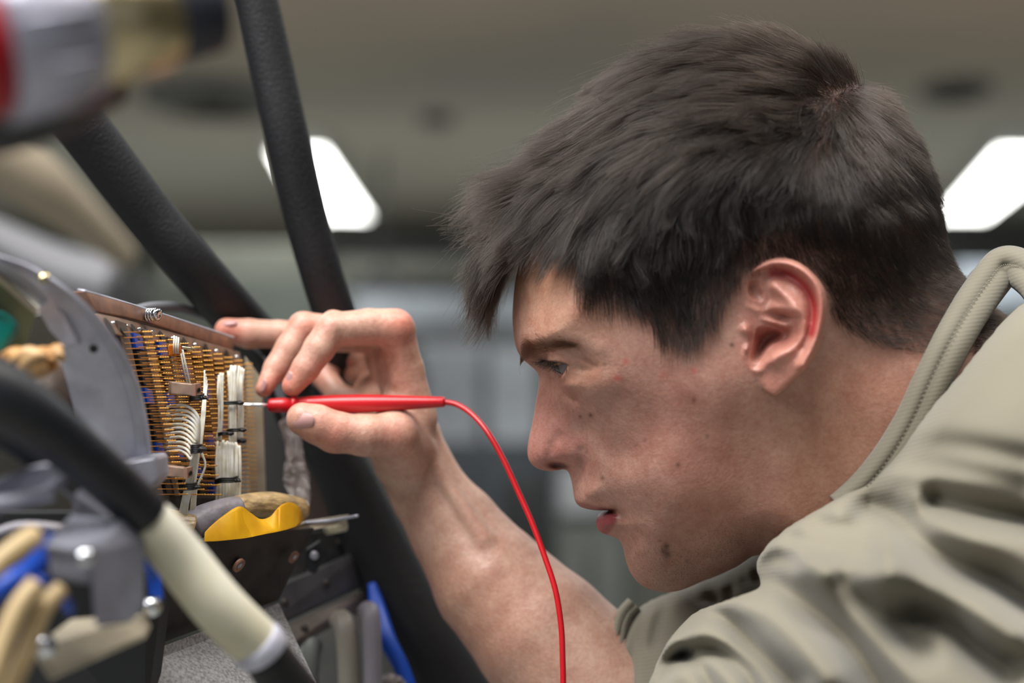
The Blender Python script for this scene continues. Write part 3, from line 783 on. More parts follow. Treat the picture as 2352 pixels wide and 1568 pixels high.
M_orange = NT('orange_sleeve'); M_orange.b.inputs['Base Color'].default_value = lin(226, 128, 16); M_orange.b.inputs['Transmission Weight'].default_value = .55
M_orange.b.inputs['Roughness'].default_value = .2; M_orange = M_orange.m

# ------------------------------------------------------------------ red probe and its lead
probe = empty('test_probe', tuple(P(820, 930, .79)), 'red test probe pinched between thumb and fingers', 'probe')
def turned(name, A, B, prof, m, parent, seg=28, **kw):
    A = np.array(A); B = np.array(B); L = np.linalg.norm(B - A)
    return tube(name, [A + (B - A) * t for t, r in prof], [r for t, r in prof], m, parent, sides=seg, smoothpts=1, **kw)
pA, pB = P(617, 931, .793), P(1022, 923, .790)
PXm = .79 / FPX
turned('handle', pA, pB, [(0, 13 * PXm), (.01, 15.5 * PXm), (.06, 17 * PXm), (.13, 17 * PXm), (.135, 23 * PXm), (.16, 23.5 * PXm), (.165, 18 * PXm), (.25, 20 * PXm), (.4, 21.5 * PXm), (.55, 21 * PXm), (.75, 17.5 * PXm), (.9, 14 * PXm), (.985, 12 * PXm), (1, 11 * PXm)], M_red, probe)
turned('tip', P(545, 929, .795), pA, [(0, 1.5 * PXm), (.04, 4 * PXm), (.12, 4.6 * PXm), (1, 4.6 * PXm)], M_chrome, probe, label='bare metal tip')
lead = [(1018, 923, .79), (1050, 929, .788), (1085, 952, .782), (1120, 992, .775), (1155, 1052, .77), (1190, 1128, .765), (1222, 1200, .76), (1250, 1275, .755), (1275, 1352, .75), (1288, 1430, .747), (1292, 1500, .745), (1293, 1640, .742), (1280, 2000, .735)]
tube('test_lead', pp(lead), 6.6 * .77 / FPX, M_red, label='thin red lead running down from the probe', cat='cable')

# ------------------------------------------------------------------ black sleeved hoses
def hose(name, l, rpx, m, lb, cat='hose', **kw):
    return tube(name, pp(l), [r * q[2] / FPX for q, r in zip(l, rpx)], m, label=lb, cat=cat, sides=32, **kw)
hose('hose', [(520, -420, .84), (560, -90, .84), (588, 0, .84), (622, 150, .84), (660, 320, .84), (702, 500, .845), (742, 640, .85), (775, 760, .86), (765, 900, .885), (745, 990, .892), (800, 1110, .895), (880, 1290, .90), (960, 1450, .90), (1060, 1640, .90), (1240, 2100, .88)],
     [50, 50, 50, 51, 51, 50, 49, 50, 52, 60, 66, 76, 82, 90, 96], M_rub, 'thick black hose rising upright behind the hand')
hose('hose', [(-120, -60, .80), (60, 130, .80), (130, 215, .80), (230, 345, .81), (340, 490, .82), (450, 620, .83), (560, 745, .86), (660, 850, .93), (745, 960, .97)],
     [68, 66, 62, 60, 58, 58, 58, 56, 54], M_rub, 'thick black hose slanting down to the fingertip')
hose('hose', [(820, 1120, .97), (900, 1300, .97), (1000, 1460, .97), (1090, 1620, .97), (1300, 2100, .95)], [60, 66, 74, 80, 84], M_rub, 'second black hose lying behind the thick one under the wrist')
# ------------------------------------------------------------------ blurred connector at the top left
con = empty('cable_connector', tuple(P(200, 80, .42)), 'large blurred metal cable connector at the upper left corner', 'connector')
cA, cB = P(-160, 125, .40), P(505, 12, .44)
def cseg(name, t0, t1, r0, r1, m, **kw):
    a = np.array(cA) + (np.array(cB) - np.array(cA)) * t0; b = np.array(cA) + (np.array(cB) - np.array(cA)) * t1
    q = .42 / FPX
    return tube(name, [a, a * .97 + b * .03, a * .03 + b * .97, b], [r0 * q * .96, r0 * q, r1 * q, r1 * q * .96], m, con, sides=40, smoothpts=1, **kw)
M_gun = mat('gunmetal', (176, 176, 190), rough=.34, metal=.6)
M_bras2 = mat('plated_shell', (206, 190, 150), rough=.2, metal=.9)
M_bluerub = mat('navy_rubber', (34, 36, 48), rough=.5)
cseg('red_boot', -.2, .19, 164, 162, M_redcap); cseg('shell', .19, .50, 184, 166, M_gun)
cseg('ring', .50, .79, 146, 128, M_bras2, label='shiny plated ring'); cseg('end_cap', .79, .97, 124, 112, M_bluerub)
for k in range(10):
    a = 2 * math.pi * k / 10; c0 = np.array(cA) + (np.array(cB) - np.array(cA)) * .22; c1 = np.array(cA) + (np.array(cB) - np.array(cA)) * .46
    ax = (c1 - c0) / np.linalg.norm(c1 - c0); u_ = np.cross(ax, [0, 0, 1]); u_ /= np.linalg.norm(u_); v_ = np.cross(ax, u_)
    of = (u_ * math.cos(a) + v_ * math.sin(a)) * 175 * .42 / FPX
    tube('grip_rib', [c0 + of, c1 + of * .96], .0012, M_gun, con, sides=6, smoothpts=1)
tube('back_sleeve', pp([(-160, 200, .44), (60, 160, .44), (240, 110, .45)]), [.0205, .0195, .015], M_rub2, con, sides=28)

# ------------------------------------------------------------------ curved metal flange
fl = empty('flange', tuple(P(250, 900, .64)), 'curved grey metal flange around the wiring panel', 'flange')
outer = [(-60, 560, .60), (0, 583, .60), (70, 608, .605), (150, 655, .61), (215, 712, .62), (262, 770, .63), (300, 832, .64), (326, 900, .65), (342, 980, .655), (350, 1060, .66), (352, 1140, .66)]
inner = [(-60, 588, .60), (0, 606, .60), (60, 636, .605), (118, 690, .61), (158, 742, .62), (192, 810, .63), (222, 880, .64), (242, 950, .65), (248, 1010, .655), (245, 1060, .66), (262, 1140, .66)]
oc = [np.array(p) for p in catmull(pp(outer), 5)]; ic = [np.array(p) for p in catmull(pp(inner), 5)]
def band(name, A, B, ext, m, parent, **kw):
    n = len(A); e = np.array(ext); V = list(A) + list(B) + [p + e for p in A] + [p + e for p in B]; F = []
    for i in range(n - 1):
        F += [(i, i + 1, n + i + 1, n + i), (2 * n + i, 3 * n + i, 3 * n + i + 1, 2 * n + i + 1), (i, 2 * n + i, 2 * n + i + 1, i + 1), (n + i, n + i + 1, 3 * n + i + 1, 3 * n + i)]
    F += [(0, n, 3 * n, 2 * n), (n - 1, 3 * n - 1, 4 * n - 1, 2 * n - 1)]
    o = mesh_obj(name, V, F, m, parent, smooth=True, **kw); b = o.modifiers.new('bevel', 'BEVEL'); b.width = .0006; b.segments = 2; b.limit_method = 'ANGLE'; return o
band('rim', oc, ic, cvec(-.006, -.004, -.014), M_alum, fl)
rim2 = [p + (q - p) * .10 + cvec(0, 0, .0015) for p, q in zip(oc, ic)]; rim3 = [p + (q - p) * .34 + cvec(0, 0, .0015) for p, q in zip(oc, ic)]
band('raised_edge', rim2, rim3, cvec(0, 0, -.002), M_steel, fl)
# web inside the rim
web_o = [p + (q - p) * 1.0 for p, q in zip(oc, ic)][22:47]; web_i = [p + cvec(-.010 - .004 * math.sin(i / 8), -.004, -.012) for i, p in enumerate(web_o)]
band('web', web_o, web_i, cvec(0, 0, -.003), M_alum, fl)
disc('hole', P(215, 800, .6255), cvec(.2, .1, 1), .0016, 0, M_black, fl, prof=[(0, .0002), (1, .0002), (1, -.001)])
disc('rivet', P(100, 638, .604), cvec(0, .3, 1), .0022, 0, M_bras2, fl, prof=[(0, .0012), (.6, .001), (1, 0)])
prism('clamp', pp([(268, 1060, .648), (330, 1048, .652), (362, 1046, .655), (366, 1100, .655), (340, 1128, .652), (300, 1120, .65)]), cvec(0, 0, -.02), M_steel, fl, bevel=.0015)
prism('lug', pp([(84, 708, .612), (118, 684, .610), (150, 720, .615), (178, 790, .62), (150, 800, .625), (112, 758, .62)]), cvec(0, 0, -.012), M_alum, fl, bevel=.001)

# ------------------------------------------------------------------ green board, teal relay, resin lump at the far left
brd = empty('circuit_board', tuple(P(30, 720, .62)), 'green and cream circuit board at the left edge', 'circuit board')
prism('board', pp([(-60, 600, .60), (0, 640, .61), (86, 715, .625), (62, 790, .63), (-60, 830, .61)]), cvec(-.004, 0, -.003), M_grn, brd, bevel=.0004)
prism('edge_strip', pp([(-60, 590, .598), (0, 632, .608), (86, 706, .622), (84, 724, .622), (0, 652, .608), (-60, 612, .598)]), cvec(0, 0, -.004), M_cream, brd, bevel=.0004)
prism('relay', pp([(-50, 712, .598), (8, 716, .602), (38, 742, .606), (30, 770, .606), (2, 808, .602), (-50, 812, .598)]), cvec(-.002, 0, -.012), M_teal, brd, bevel=.001, label='teal relay')
def lump(name, c, r, m, seed, sc=(1, 1, 1), parent=None, rough_=.35, **kw):
    bm = bmesh.new(); bmesh.ops.create_icosphere(bm, subdivisions=4, radius=1.0); rr_ = np.random.default_rng(seed)
    ks = rr_.normal(0, 3.2, (7, 3)); ph = rr_.uniform(0, 6, 7)
    V = []
    for v in bm.verts:
        q = np.array(v.co); f = 1 + rough_ * sum(math.sin(float(ks[i] @ q) + ph[i]) for i in range(7)) / 5
        V.append(np.array(c) + (cvec(q[0] * sc[0], q[1] * sc[1], q[2] * sc[2])) * r * f)
    F = [tuple(v.index for v in f.verts) for f in bm.faces]; bm.free()
    return mesh_obj(name, V, F, m, parent, **kw)
rl = lump('resin_lump', P(62, 832, .60), .0095, M_ochre, 4, (1, .62, .7), label='lumpy ochre resin blob in front of the green board', cat='resin')
lump('bead', P(128, 812, .60), .0034, M_ochre, 8, (1, .9, .7), rl)
M_brown = mat('brown_film', (86, 66, 56), rough=.45, col2=(60, 50, 40), scale=60, bump=.001, bscale=60)
lump('wrapping', P(125, 905, .66), .0125, M_brown, 12, (.9, 1.1, .5), label='brown crumpled wrapping inside the curved flange', cat='wrapping', rough_=.25)
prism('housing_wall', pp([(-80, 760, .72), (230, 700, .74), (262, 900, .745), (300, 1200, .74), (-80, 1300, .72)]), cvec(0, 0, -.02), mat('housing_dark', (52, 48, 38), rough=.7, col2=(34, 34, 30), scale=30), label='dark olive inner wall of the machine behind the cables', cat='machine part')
# ------------------------------------------------------------------ the wire-wrap panel
pan = empty('wiring_panel', tuple(P(420, 1150, .76)), 'wire-wrap panel full of gold pins inside a copper frame', 'panel')
TL = np.array(P(262, 742, .700)); TR = np.array(P(508, 820, .815)); BL = np.array(P(352, 1140, .712)); BR = np.array(P(522, 1142, .820))
A_ = TR - TL; B_ = BL - TL; NRM = np.cross(A_, B_); NRM /= np.linalg.norm(NRM)
if (NRM @ cvec(1, 0, 0)) < 0: NRM = -NRM
def pl(a, b, h=0.0):
    """a along the panel away from the lens, b downwards (0..1), h metres off the panel"""
    return TL * (1 - a) * (1 - b) + TR * a * (1 - b) + BL * (1 - a) * b + BR * a * b + NRM * h
M_board = mat('panel_board', (58, 48, 38), rough=.6, col2=(34, 32, 34), scale=120)
prism('backplane', [pl(-.12, -.02), pl(1.04, -.02), pl(1.04, 1.03), pl(-.12, 1.03)], -NRM * .003, M_board, pan)
M_strip = mat('strip_metal', (116, 102, 92), rough=.5, metal=.4, col2=(92, 82, 76), scale=120)
for a0, a1 in [(-.02, .06), (.20, .27), (.42, .47)]:
    prism('mounting_strip', [pl(a0, -.01, .0025), pl(a1, -.01, .0025), pl(a1, 1.0, .0025), pl(a0, 1.0, .0025)], -NRM * .0024, M_strip, pan, bevel=.0003)
for i in range(9):
    for a0 in (.09, .31, .52, .72, .88):
        b0 = .04 + i * .107
        prism('socket', [pl(a0, b0, .003), pl(a0 + .07, b0, .003), pl(a0 + .07, b0 + .09, .003), pl(a0, b0 + .09, .003)], -NRM * .0029, M_black if (i + int(a0 * 10)) % 3 else M_blue, pan, bevel=.0002)
# pins: two meshes shared by all
pin_dir = (NRM + 0.13 * B_ / np.linalg.norm(B_)); pin_dir /= np.linalg.norm(pin_dir)
zq = Vector(pin_dir).to_track_quat('Z', 'Y')
def pin_mesh(L):
    V = []; F = []
    def ring(z, r, n=6):
        b = len(V)
        for k in range(n): V.append((r * math.cos(6.2832 * k / n), r * math.sin(6.2832 * k / n), z))
        return b
    prof = [(0, .0002), (L - .0042, .0002)]
    for k in range(4): z = L - .0042 + k * .00105; prof += [(z, .0002), (z + .0005, .00046), (z + .001, .0002)]
    rs = [ring(z, r) for z, r in prof]
    for a, b in zip(rs[:-1], rs[1:]):
        for k in range(6): F.append((a + k, a + (k + 1) % 6, b + (k + 1) % 6, b + k))
    F.append(tuple(rs[-1] + k for k in range(6)))
    me = bpy.data.meshes.new('pin'); me.from_pydata(V, [], F); me.materials.append(M_gold); me.materials.append(M_goldtip)
    for i, p in enumerate(me.polygons): p.material_index = 1 if i >= 12 else 0; p.use_smooth = True
    return me
PL = .0145
pm = pin_mesh(PL); ncol = 10; nrow = 31; rp = random.Random(3)
stuffV = []; stuffF = []; npin = 0; po = np.array(pan.location)
base_v = [np.array(v.co) for v in pm.vertices]; base_f = [tuple(p.vertices) for p in pm.polygons]
Rq = np.array(zq.to_matrix())
for c in range(ncol):
    a = .0 + 1.0 * c / (ncol - 1) 
    for r in range(nrow):
        b = .055 + .935 * r / (nrow - 1)
        if c in (3, 4) and r > 14 and r % 2: continue
        base = pl(a, b, .001)
        if npin < 290:
            o = bpy.data.objects.new('pin', pm); o.parent = pan; o.location = Vector(base - po)
            o.rotation_mode = 'QUATERNION'; o.rotation_quaternion = zq; scene.collection.objects.link(o)
        else:
            n0 = len(stuffV); stuffV += [Rq @ v + base for v in base_v]; stuffF += [tuple(n0 + i for i in f) for f in base_f]
        npin += 1
o = mesh_obj('pin_field', stuffV, stuffF, M_gold, pan, kind='stuff')
# top frame: two copper bars with oval holes, rivets and a screw
fa = pp([(196, 668, .680), (345, 712, .735), (540, 776, .815)]); fb = pp([(222, 716, .685), (345, 742, .735), (536, 806, .815)])
up = cvec(0, 1, 0)
def strip3(name, T, Bt, ext, m, **kw): return band(name, [np.array(p) for p in catmull(T, 4)], [np.array(p) for p in catmull(Bt, 4)], ext, m, pan, **kw)
strip3('frame_bar', fa, fb, cvec(-.006, 0, -.002), M_copper)
M_plate = mat('flange_metal', (150, 120, 100), rough=.5, metal=.15, col2=(112, 90, 76), scale=110)
ga = pp([(222, 718, .6835), (345, 746, .7375), (552, 808, .8185)]); gb = pp([(250, 764, .6835), (365, 792, .739), (556, 846, .8195)])
strip3('flange_plate', ga, gb, -NRM * .0015, M_plate)
strip3('frame_lip', [p + up * .0006 for p in fa], [p - up * .0006 for p in fa], cvec(-.004, .0006, -.002), M_steel)
for i in range(16):
    t = .04 + i * .062; k = t * 2; j = int(min(k, 1)); f = k - j
    pa = np.array(ga[j]) * (1 - f) + np.array(ga[j + 1]) * f; pb = np.array(gb[j]) * (1 - f) + np.array(gb[j + 1]) * f
    c = pa * .4 + pb * .6
    if i % 2 == 0:
        ux = A_ / np.linalg.norm(A_); uy = (pb - pa) / np.linalg.norm(pb - pa)
        for (i2, mm) in ((0, M_black),):
            q = [c + NRM * .0006 + ux * .0024 * math.cos(th) + uy * .0038 * math.sin(th) for th in np.linspace(0, 6.283, 17)[:-1]]
            prism('oval_hole', q, -NRM * .0003, M_board, pan)
    else:
        disc('rivet', pa * .6 + pb * .4, NRM, .0011, 0, M_chrome, pan, seg=12, prof=[(1, 0), (.8, .0008), (0, .001)])
sc_ = np.array(P(340, 722, .731))
for k in range(3): disc('washer', sc_ + cvec(.0012 * k, 0, .0004 * k), cvec(1, -.15, .4), .0030, 0, M_chrome, pan, seg=18, prof=[(0, 0), (1, 0), (1, .0007), (0, .0007)])
disc('screw', sc_ + cvec(.0038, 0, .0012), cvec(1, -.15, .4), .0027, 0, M_chrome, pan, seg=18, prof=[(1, 0), (1, .0012), (.6, .0016), (.25, .0017), (.2, .0008), (0, .0008)])
# right hand end plate
prism('end_plate', pp([(562, 816, .825), (602, 872, .83), (612, 1150, .835), (572, 1165, .83), (566, 850, .826)]), cvec(-.002, 0, -.012), M_frame, pan, bevel=.0008)
prism('base_bar', pp([(340, 1136, .715), (470, 1142, .77), (600, 1150, .83), (600, 1215, .83), (470, 1218, .77), (352, 1218, .715)]), cvec(0, 0, -.01), M_dark, pan)
# stand-off blocks
def block(x0, y0, x1, y1, d, h):
    q = pp([(x0, y0, d), (x1, y0 + 6, d - .002), (x1, y1 + 4, d - .002), (x0, y1, d)])
    e = empty('standoff_block', tuple(P((x0 + x1) / 2, y1, d)), h, 'block')
    prism('bar', q, cvec(-.003, 0, -.009), M_brass, e, bevel=.0004)
    n = cvec(1, 0, .25); c = np.array(P(x1 - 2, (y0 + y1) / 2 + 5, d - .001))
    prism('end_face', [np.array(P(x1, y0 + 6, d - .002)), np.array(P(x1 + 13, y0 + 3, d + .007)), np.array(P(x1 + 13, y1, d + .007)), np.array(P(x1, y1 + 4, d - .002))], cvec(-.0015, 0, 0), M_copper, e)
    disc('threaded_hole', P(x1 + 7, (y0 + y1) / 2 + 6, d + .001), n, .0012, 0, M_black, e, seg=14, prof=[(0, 0), (1, 0), (1, .0004)])
block(393, 876, 449, 905, .706, 'copper coloured stand-off block in the middle of the gold pins')
block(378, 1068, 430, 1094, .698, 'copper coloured stand-off block low in the gold pins')
# ------------------------------------------------------------------ white wire bundles with black lacing
def bundle(lb, wires, rpx=3.2, m=None):
    c = wires[0][len(wires[0]) // 2]
    e = empty('wire_bundle', tuple(P(*c)), lb, 'wires', 'white wire bundles')
    for w in wires: tube('wire', pp(w), [rpx * q[2] / FPX for q in w], m or M_white, e, sides=8, smoothpts=5)
    return e
ws = []
for i in range(11):
    y = 934 + i * 10.5; xe = 450 + 6 * (1 - i / 10) - rp.uniform(0, 3)
    q = 1 - i / 10
    ws.append([(384 - i * .8, y, .722), (410 + 6 * q, y - 2 - rp.uniform(0, 3), .714), (428 + 10 * q, y + 3, .710), (440 + 14 * q, y + 15 + 6 * q, .709), (444 + 14 * q, min(y + 44, 1016), .710), (445 + 10 * q, 1031, .712), (444 + rp.uniform(-6, 8), 1060, .714), (432 + rp.uniform(-8, 8), 1118, .718), (418 + rp.uniform(-12, 12), 1190, .722)])
arcs = bundle('fan of white wires curving down to a black tie', ws, 3.3)
ws = [[(470 + k * 1.6, 850 + 8 * k, .742), (468 + k * 1.4, 900, .738), (462 + k * 2, 960, .73), (455 + k * 2, 1030, .728), (468 + k, 1070, .728) if k > 2 else (450 + k * 2, 1070, .728), (442 + k * 2.4, 1125, .728), (436 + k * 3, 1190, .73)] for k in range(5)]
b2 = bundle('thin white wires running down left of the middle of the pins', ws, 2.0)
def vert(x0, x1, y0, y1, n, d, sw=2):
    out = []
    for k in range(n):
        x = x0 + (x1 - x0) * (k + .5) / n; w = 3.0
        out.append([(x + rp.uniform(-w, w), y0 + rp.uniform(0, 16), d), (x + rp.uniform(-w, w), (y0 * 2 + y1) / 3, d - rp.uniform(.001, .003)), (x + rp.uniform(-w, w), (y0 + 2 * y1) / 3, d - rp.uniform(0, .002)), (x - 4 + rp.uniform(-w, w), y1, d)])
    return out
b3 = bundle('white wire bundle running down through the right half of the pins', vert(526, 540, 838, 1175, 10, .768), 3.4)
b4 = bundle('shorter white wire bundle beside the end plate', vert(547, 558, 840, 1010, 6, .776), 3.2)
b5 = bundle('splayed white wires low on the right of the pins', vert(497, 550, 1010, 1185, 22, .764), 3.4)
b7 = bundle('faint white wires running down the middle of the pins', vert(502, 510, 850, 1010, 4, .764), 3.0)
b6 = bundle('pair of white wires slanting under the orange sleeve', [[(414, 800, .735), (421, 840, .735), (431, 885, .738)], [(419, 800, .735), (427, 840, .735), (437, 885, .738)]], 2.2)
def lacing(x, y, d, w, n, parent, ang=0):
    for k in range(n):
        yy = y + (k - n / 2) * 4.2
        tube('lacing', pp([(x - w, yy + ang, d + .002), (x - w * .5, yy, d - .0022), (x + w * .5, yy - 1, d - .0022), (x + w, yy - ang, d + .002)]), 2.3 * d / FPX, M_black, parent, sides=8)
    lump('knot', P(x + w, y - 2, d - .003), .0011, M_black, 5 + n, (1.4, .8, 1), parent)
lacing(450, 1033, .709, 14, 5, arcs, 1); lacing(432, 1120, .716, 20, 4, arcs, 3); lacing(452, 915, .73, 16, 3, b2, 4); lacing(540, 990, .766, 18, 2, b3, 2)
lacing(520, 1105, .760, 26, 3, b5, 5); lacing(549, 1015, .774, 9, 2, b4); lacing(515, 998, .762, 14, 2, b5, 2); lacing(522, 928, .766, 30, 2, b3, 2)
# orange transparent sleeve with wire ends
os_ = empty('wire_sleeve', tuple(P(402, 800, .722)), 'clear orange sleeve around white wire ends at the top of the pins', 'sleeve')
prism('sleeve', pp([(384, 793, .722), (412, 790, .724), (414, 812, .724), (388, 818, .722)]), cvec(0, 0, -.004), M_orange, os_, bevel=.0005)
for k in range(3): tube('wire_end', pp([(400 + 5 * k, 770 + 2 * k, .722), (399 + 5 * k, 812, .722)]), 2.1 * .722 / FPX, M_white, os_, sides=8, smoothpts=1)
tube('ferrule', pp([(418, 798, .724), (455, 803, .73)]), 4 * .727 / FPX, M_bras2, os_, sides=12, smoothpts=1)
# grey ring behind the panel
tube('cable', pp([(300, 712, .80), (350, 704, .81), (410, 706, .83), (470, 724, .85), (520, 752, .86), (580, 800, .87), (625, 850, .88), (650, 930, .88)]), [.0016, .0022, .0024, .0024, .0024, .0024, .0022, .002], mat('grey_cable', (118, 120, 126), rough=.4), label='grey cable arching behind the copper frame', cat='cable')
tube('cable', pp([(560, 790, .85), (600, 830, .85), (640, 960, .86), (680, 1050, .87), (700, 1120, .87)]), .002, M_rub2, label='black cable behind the end plate', cat='cable')
tube('cable', pp([(575, 800, .87), (620, 850, .87), (650, 990, .88), (690, 1040, .88)]), .0016, M_steel, label='bright thin cable behind the end plate', cat='cable')
# ------------------------------------------------------------------ below the panel
ch = empty('metal_channel', tuple(P(520, 1380, .76)), 'dark brown metal channel with countersunk screws under the yellow flap', 'channel')
prism('side_sheet', pp([(440, 1246, .715), (722, 1212, .80), (640, 1378, .795), (330, 1492, .712), (372, 1330, .712)]), cvec(-.002, 0, -.003), M_dark, ch, bevel=.0003)
prism('top_lip', pp([(540, 1240, .745), (700, 1198, .80), (800, 1184, .84), (790, 1200, .84), (722, 1216, .80)]), cvec(0, 0, -.006), M_frame, ch, bevel=.0004)
for (x, y, d, r) in [(546, 1296, .751, .0033), (672, 1277, .784, .0030)]:
    n = nrm3(P(440, 1246, .715), P(372, 1330, .712), P(722, 1212, .80)); n = n if n @ cvec(0, 0, 1) > 0 else -n
    disc('screw', np.array(P(x, y, d)) + n * .001, n, r, 0, M_copper, ch, seg=20, prof=[(1, -.001), (1, .0004), (.55, .0002), (.5, -.0004), (0, -.0004)])
    disc('screw_socket', np.array(P(x, y, d)) + n * .0012, n, r * .5, 0, M_steel, ch, seg=6, prof=[(1, .0), (.7, -.0004), (0, -.0006)])
prism('base_sheet', pp([(330, 1500, .70), (640, 1384, .79), (760, 1640, .74), (180, 1640, .66)]), cvec(0, -.002, -.004), M_spk, label='speckled grey sheet at the bottom below the dark channel', cat='sheet')
# yellow rubber flap: a waved strip
Tt = [(470, 1222, .715), (500, 1196, .722), (540, 1172, .73), (566, 1186, .737), (590, 1201, .745), (614, 1194, .752), (636, 1170, .758), (660, 1162, .766), (682, 1176, .772), (690, 1196, .776)]
Tb = [(468, 1244, .713), (500, 1243, .718), (540, 1239, .724), (566, 1236, .73), (590, 1231, .737), (614, 1226, .744), (636, 1222, .751), (660, 1216, .76), (680, 1209, .768), (690, 1203, .775)]
band('rubber_flap', [np.array(p) for p in catmull(pp(Tt), 6)], [np.array(p) for p in catmull(pp(Tb), 6)], cvec(0.001, .0015, -.004), M_yellow, None, label='wavy yellow rubber flap on the edge of the channel', cat='flap')
# taped pipe
tp_ = empty('taped_pipe', tuple(P(520, 1190, .76)), 'pipe wrapped in grey and brown tape under the pins', 'pipe')
tube('brown_end', pp([(330, 1180, .72), (390, 1200, .722), (440, 1215, .725)]), [.005, .0058, .0062], M_tape, tp_, sides=20)
tube('grey_wrap', pp([(432, 1212, .727), (470, 1190, .735), (520, 1172, .745), (545, 1166, .75)]), [.0066, .0062, .0056, .0052], M_lav, tp_, sides=20)
tube('brown_wrap', pp([(540, 1166, .75), (580, 1160, .76), (630, 1160, .77), (690, 1172, .785)]), [.0052, .0056, .006, .0058], M_tape, tp_, sides=20)
tube('shadow_strip', pp([(420, 1242, .735), (480, 1222, .742), (545, 1186, .752)]), .0012, M_dark, tp_, sides=8)  # dark tube standing in for the shadow under the flap's left end
def film(name, L, R, m, lb, amp=.002, seed=1):
    Lc = [np.array(p) for p in catmull(pp(L), 6)]; Rc = [np.array(p) for p in catmull(pp(R), 6)]; n = len(Lc); K = 8; r_ = np.random.default_rng(seed); V = []; F = []
    for i in range(n):
        for k in range(K + 1): V.append(Lc[i] * (1 - k / K) + Rc[i] * (k / K) + cvec(r_.normal(0, amp * .4), r_.normal(0, amp * .3), r_.normal(0, amp)))
    for i in range(n - 1):
        for k in range(K): F.append((i * (K + 1) + k, i * (K + 1) + k + 1, (i + 1) * (K + 1) + k + 1, (i + 1) * (K + 1) + k))
    o = mesh_obj(name, V, F, m, label=lb, cat='film'); s = o.modifiers.new('thick', 'SOLIDIFY'); s.thickness = .0004; s = o.modifiers.new('sub', 'SUBSURF'); s.levels = s.render_levels = 1; return o
film('plastic_film', [(520, 1162, .775), (560, 1140, .78), (620, 1140, .785), (680, 1165, .79)], [(530, 1166, .775), (570, 1162, .775), (630, 1166, .78), (700, 1190, .79)], M_foil, 'crumpled brownish film lying over the taped pipe', .0012, 2)
film('plastic_film', [(640, 960, .86), (655, 1040, .85), (650, 1100, .84), (680, 1180, .83)], [(690, 960, .86), (700, 1050, .85), (712, 1110, .84), (705, 1190, .83)], M_foil, 'crumpled grey film hanging behind the end plate', .002, 3)
prism('metal_column', pp([(700, 1000, .90), (745, 1010, .90), (760, 1200, .90), (700, 1210, .90)]), cvec(0, 0, -.02), mat('brown_column', (58, 44, 38), rough=.6), bevel=.001, label='dark brown upright column left of the big hose', cat='column')
prism('metal_column', pp([(755, 1050, .94), (800, 1060, .94), (880, 1290, .94), (800, 1290, .94)]), cvec(0, 0, -.02), M_frame, bevel=.001, label='cream strip beside the big hose', cat='column')
tube('wire', pp([(700, 1200, .80), (760, 1195, .80), (822, 1184, .79)]), .0008, M_steel, label='loose grey wire end sticking out over the channel', cat='wire')
tube('sleeve_end', pp([(748, 1212, .84), (792, 1203, .845)]), .0036, M_cream, label='short cream sleeve right of the channel', cat='sleeve', smoothpts=1)
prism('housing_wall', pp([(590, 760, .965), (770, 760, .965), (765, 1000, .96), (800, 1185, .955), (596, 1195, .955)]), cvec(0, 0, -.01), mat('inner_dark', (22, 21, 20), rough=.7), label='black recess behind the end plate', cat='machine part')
dk = prism('machine_housing', pp([(560, 900, .97), (900, 950, .97), (1010, 1700, .95), (520, 1700, .95)]), cvec(0, 0, -.05), mat('body_grey', (74, 74, 70), rough=.6, col2=(54, 54, 52), scale=30), label='grey machine body behind the channel', cat='machine part')
rail_c = [((600, 1462, .83), (868, 1340, .90), (876, 1376, .90), (640, 1500, .83), (110, 100, 94), 'upper slanting rail right of the channel'),
          ((520, 1400, .82), (850, 1250, .90), (862, 1330, .90), (600, 1450, .83), (96, 96, 100), 'lower grey slanting cover plate above the rail'),
          ((640, 1240, .86), (850, 1190, .92), (860, 1250, .92), (650, 1330, .86), (104, 106, 106), 'pale slanting plate behind the channel end')]
for i, (a, b, c, d, col, lb) in enumerate(rail_c):
    e = empty('rail' if i == 0 else 'cover_plate', tuple(P(*d)), lb, 'rail' if i == 0 else 'plate')
    prism('bar', pp([a, b, c, d]), cvec(0, -.002, -.008), mat('rail_metal', col, rough=.45, metal=.35, col2=tuple(int(v * .8) for v in col), scale=60), e, bevel=.0008)
    for t in (.3, .62):
        p_ = np.array(P(*a)) * (1 - t) + np.array(P(*b)) * t; q_ = np.array(P(*d)) * (1 - t) + np.array(P(*c)) * t
        disc('bolt', (p_ + q_) / 2 + cvec(0, 0, .001), cvec(.2, .2, 1), .0022, 0, M_dark, e, seg=6, prof=[(1, -.001), (1, .001), (.7, .0016), (0, .0016)])
cl_ = empty('toggle_clamp', tuple(P(715, 1300, .85)), 'black latch on the plate beside the channel', 'latch')
prism('lever', pp([(702, 1262, .83), (735, 1240, .83), (748, 1270, .83), (722, 1320, .83), (700, 1308, .83)]), cvec(0, 0, -.01), M_rub2, cl_, bevel=.001); disc('pivot', P(722, 1275, .829), cvec(0, 0, 1), .0022, 0, M_steel, cl_, prof=[(1, 0), (.7, .0012), (0, .0012)])
for (l, r_, c_, lb) in [([(700, 1480, .86), (690, 1560, .85), (690, 2000, .85)], 42, (116, 122, 118), 'pale green-grey pipe at the bottom under the rail'), ([(780, 1420, .86), (800, 1500, .85), (812, 2000, .85)], 26, (138, 132, 122), 'beige pipe at the bottom beside the green-grey pipe'),
                        ([(842, 1400, .86), (855, 1470, .85), (858, 2000, .85)], 22, (136, 132, 140), 'lavender grey pipe left of the blue hose')]:
    tube('pipe', pp(l), r_ * .85 / FPX, mat('pipe_paint', c_, rough=.4), sides=20, label=lb, cat='pipe')
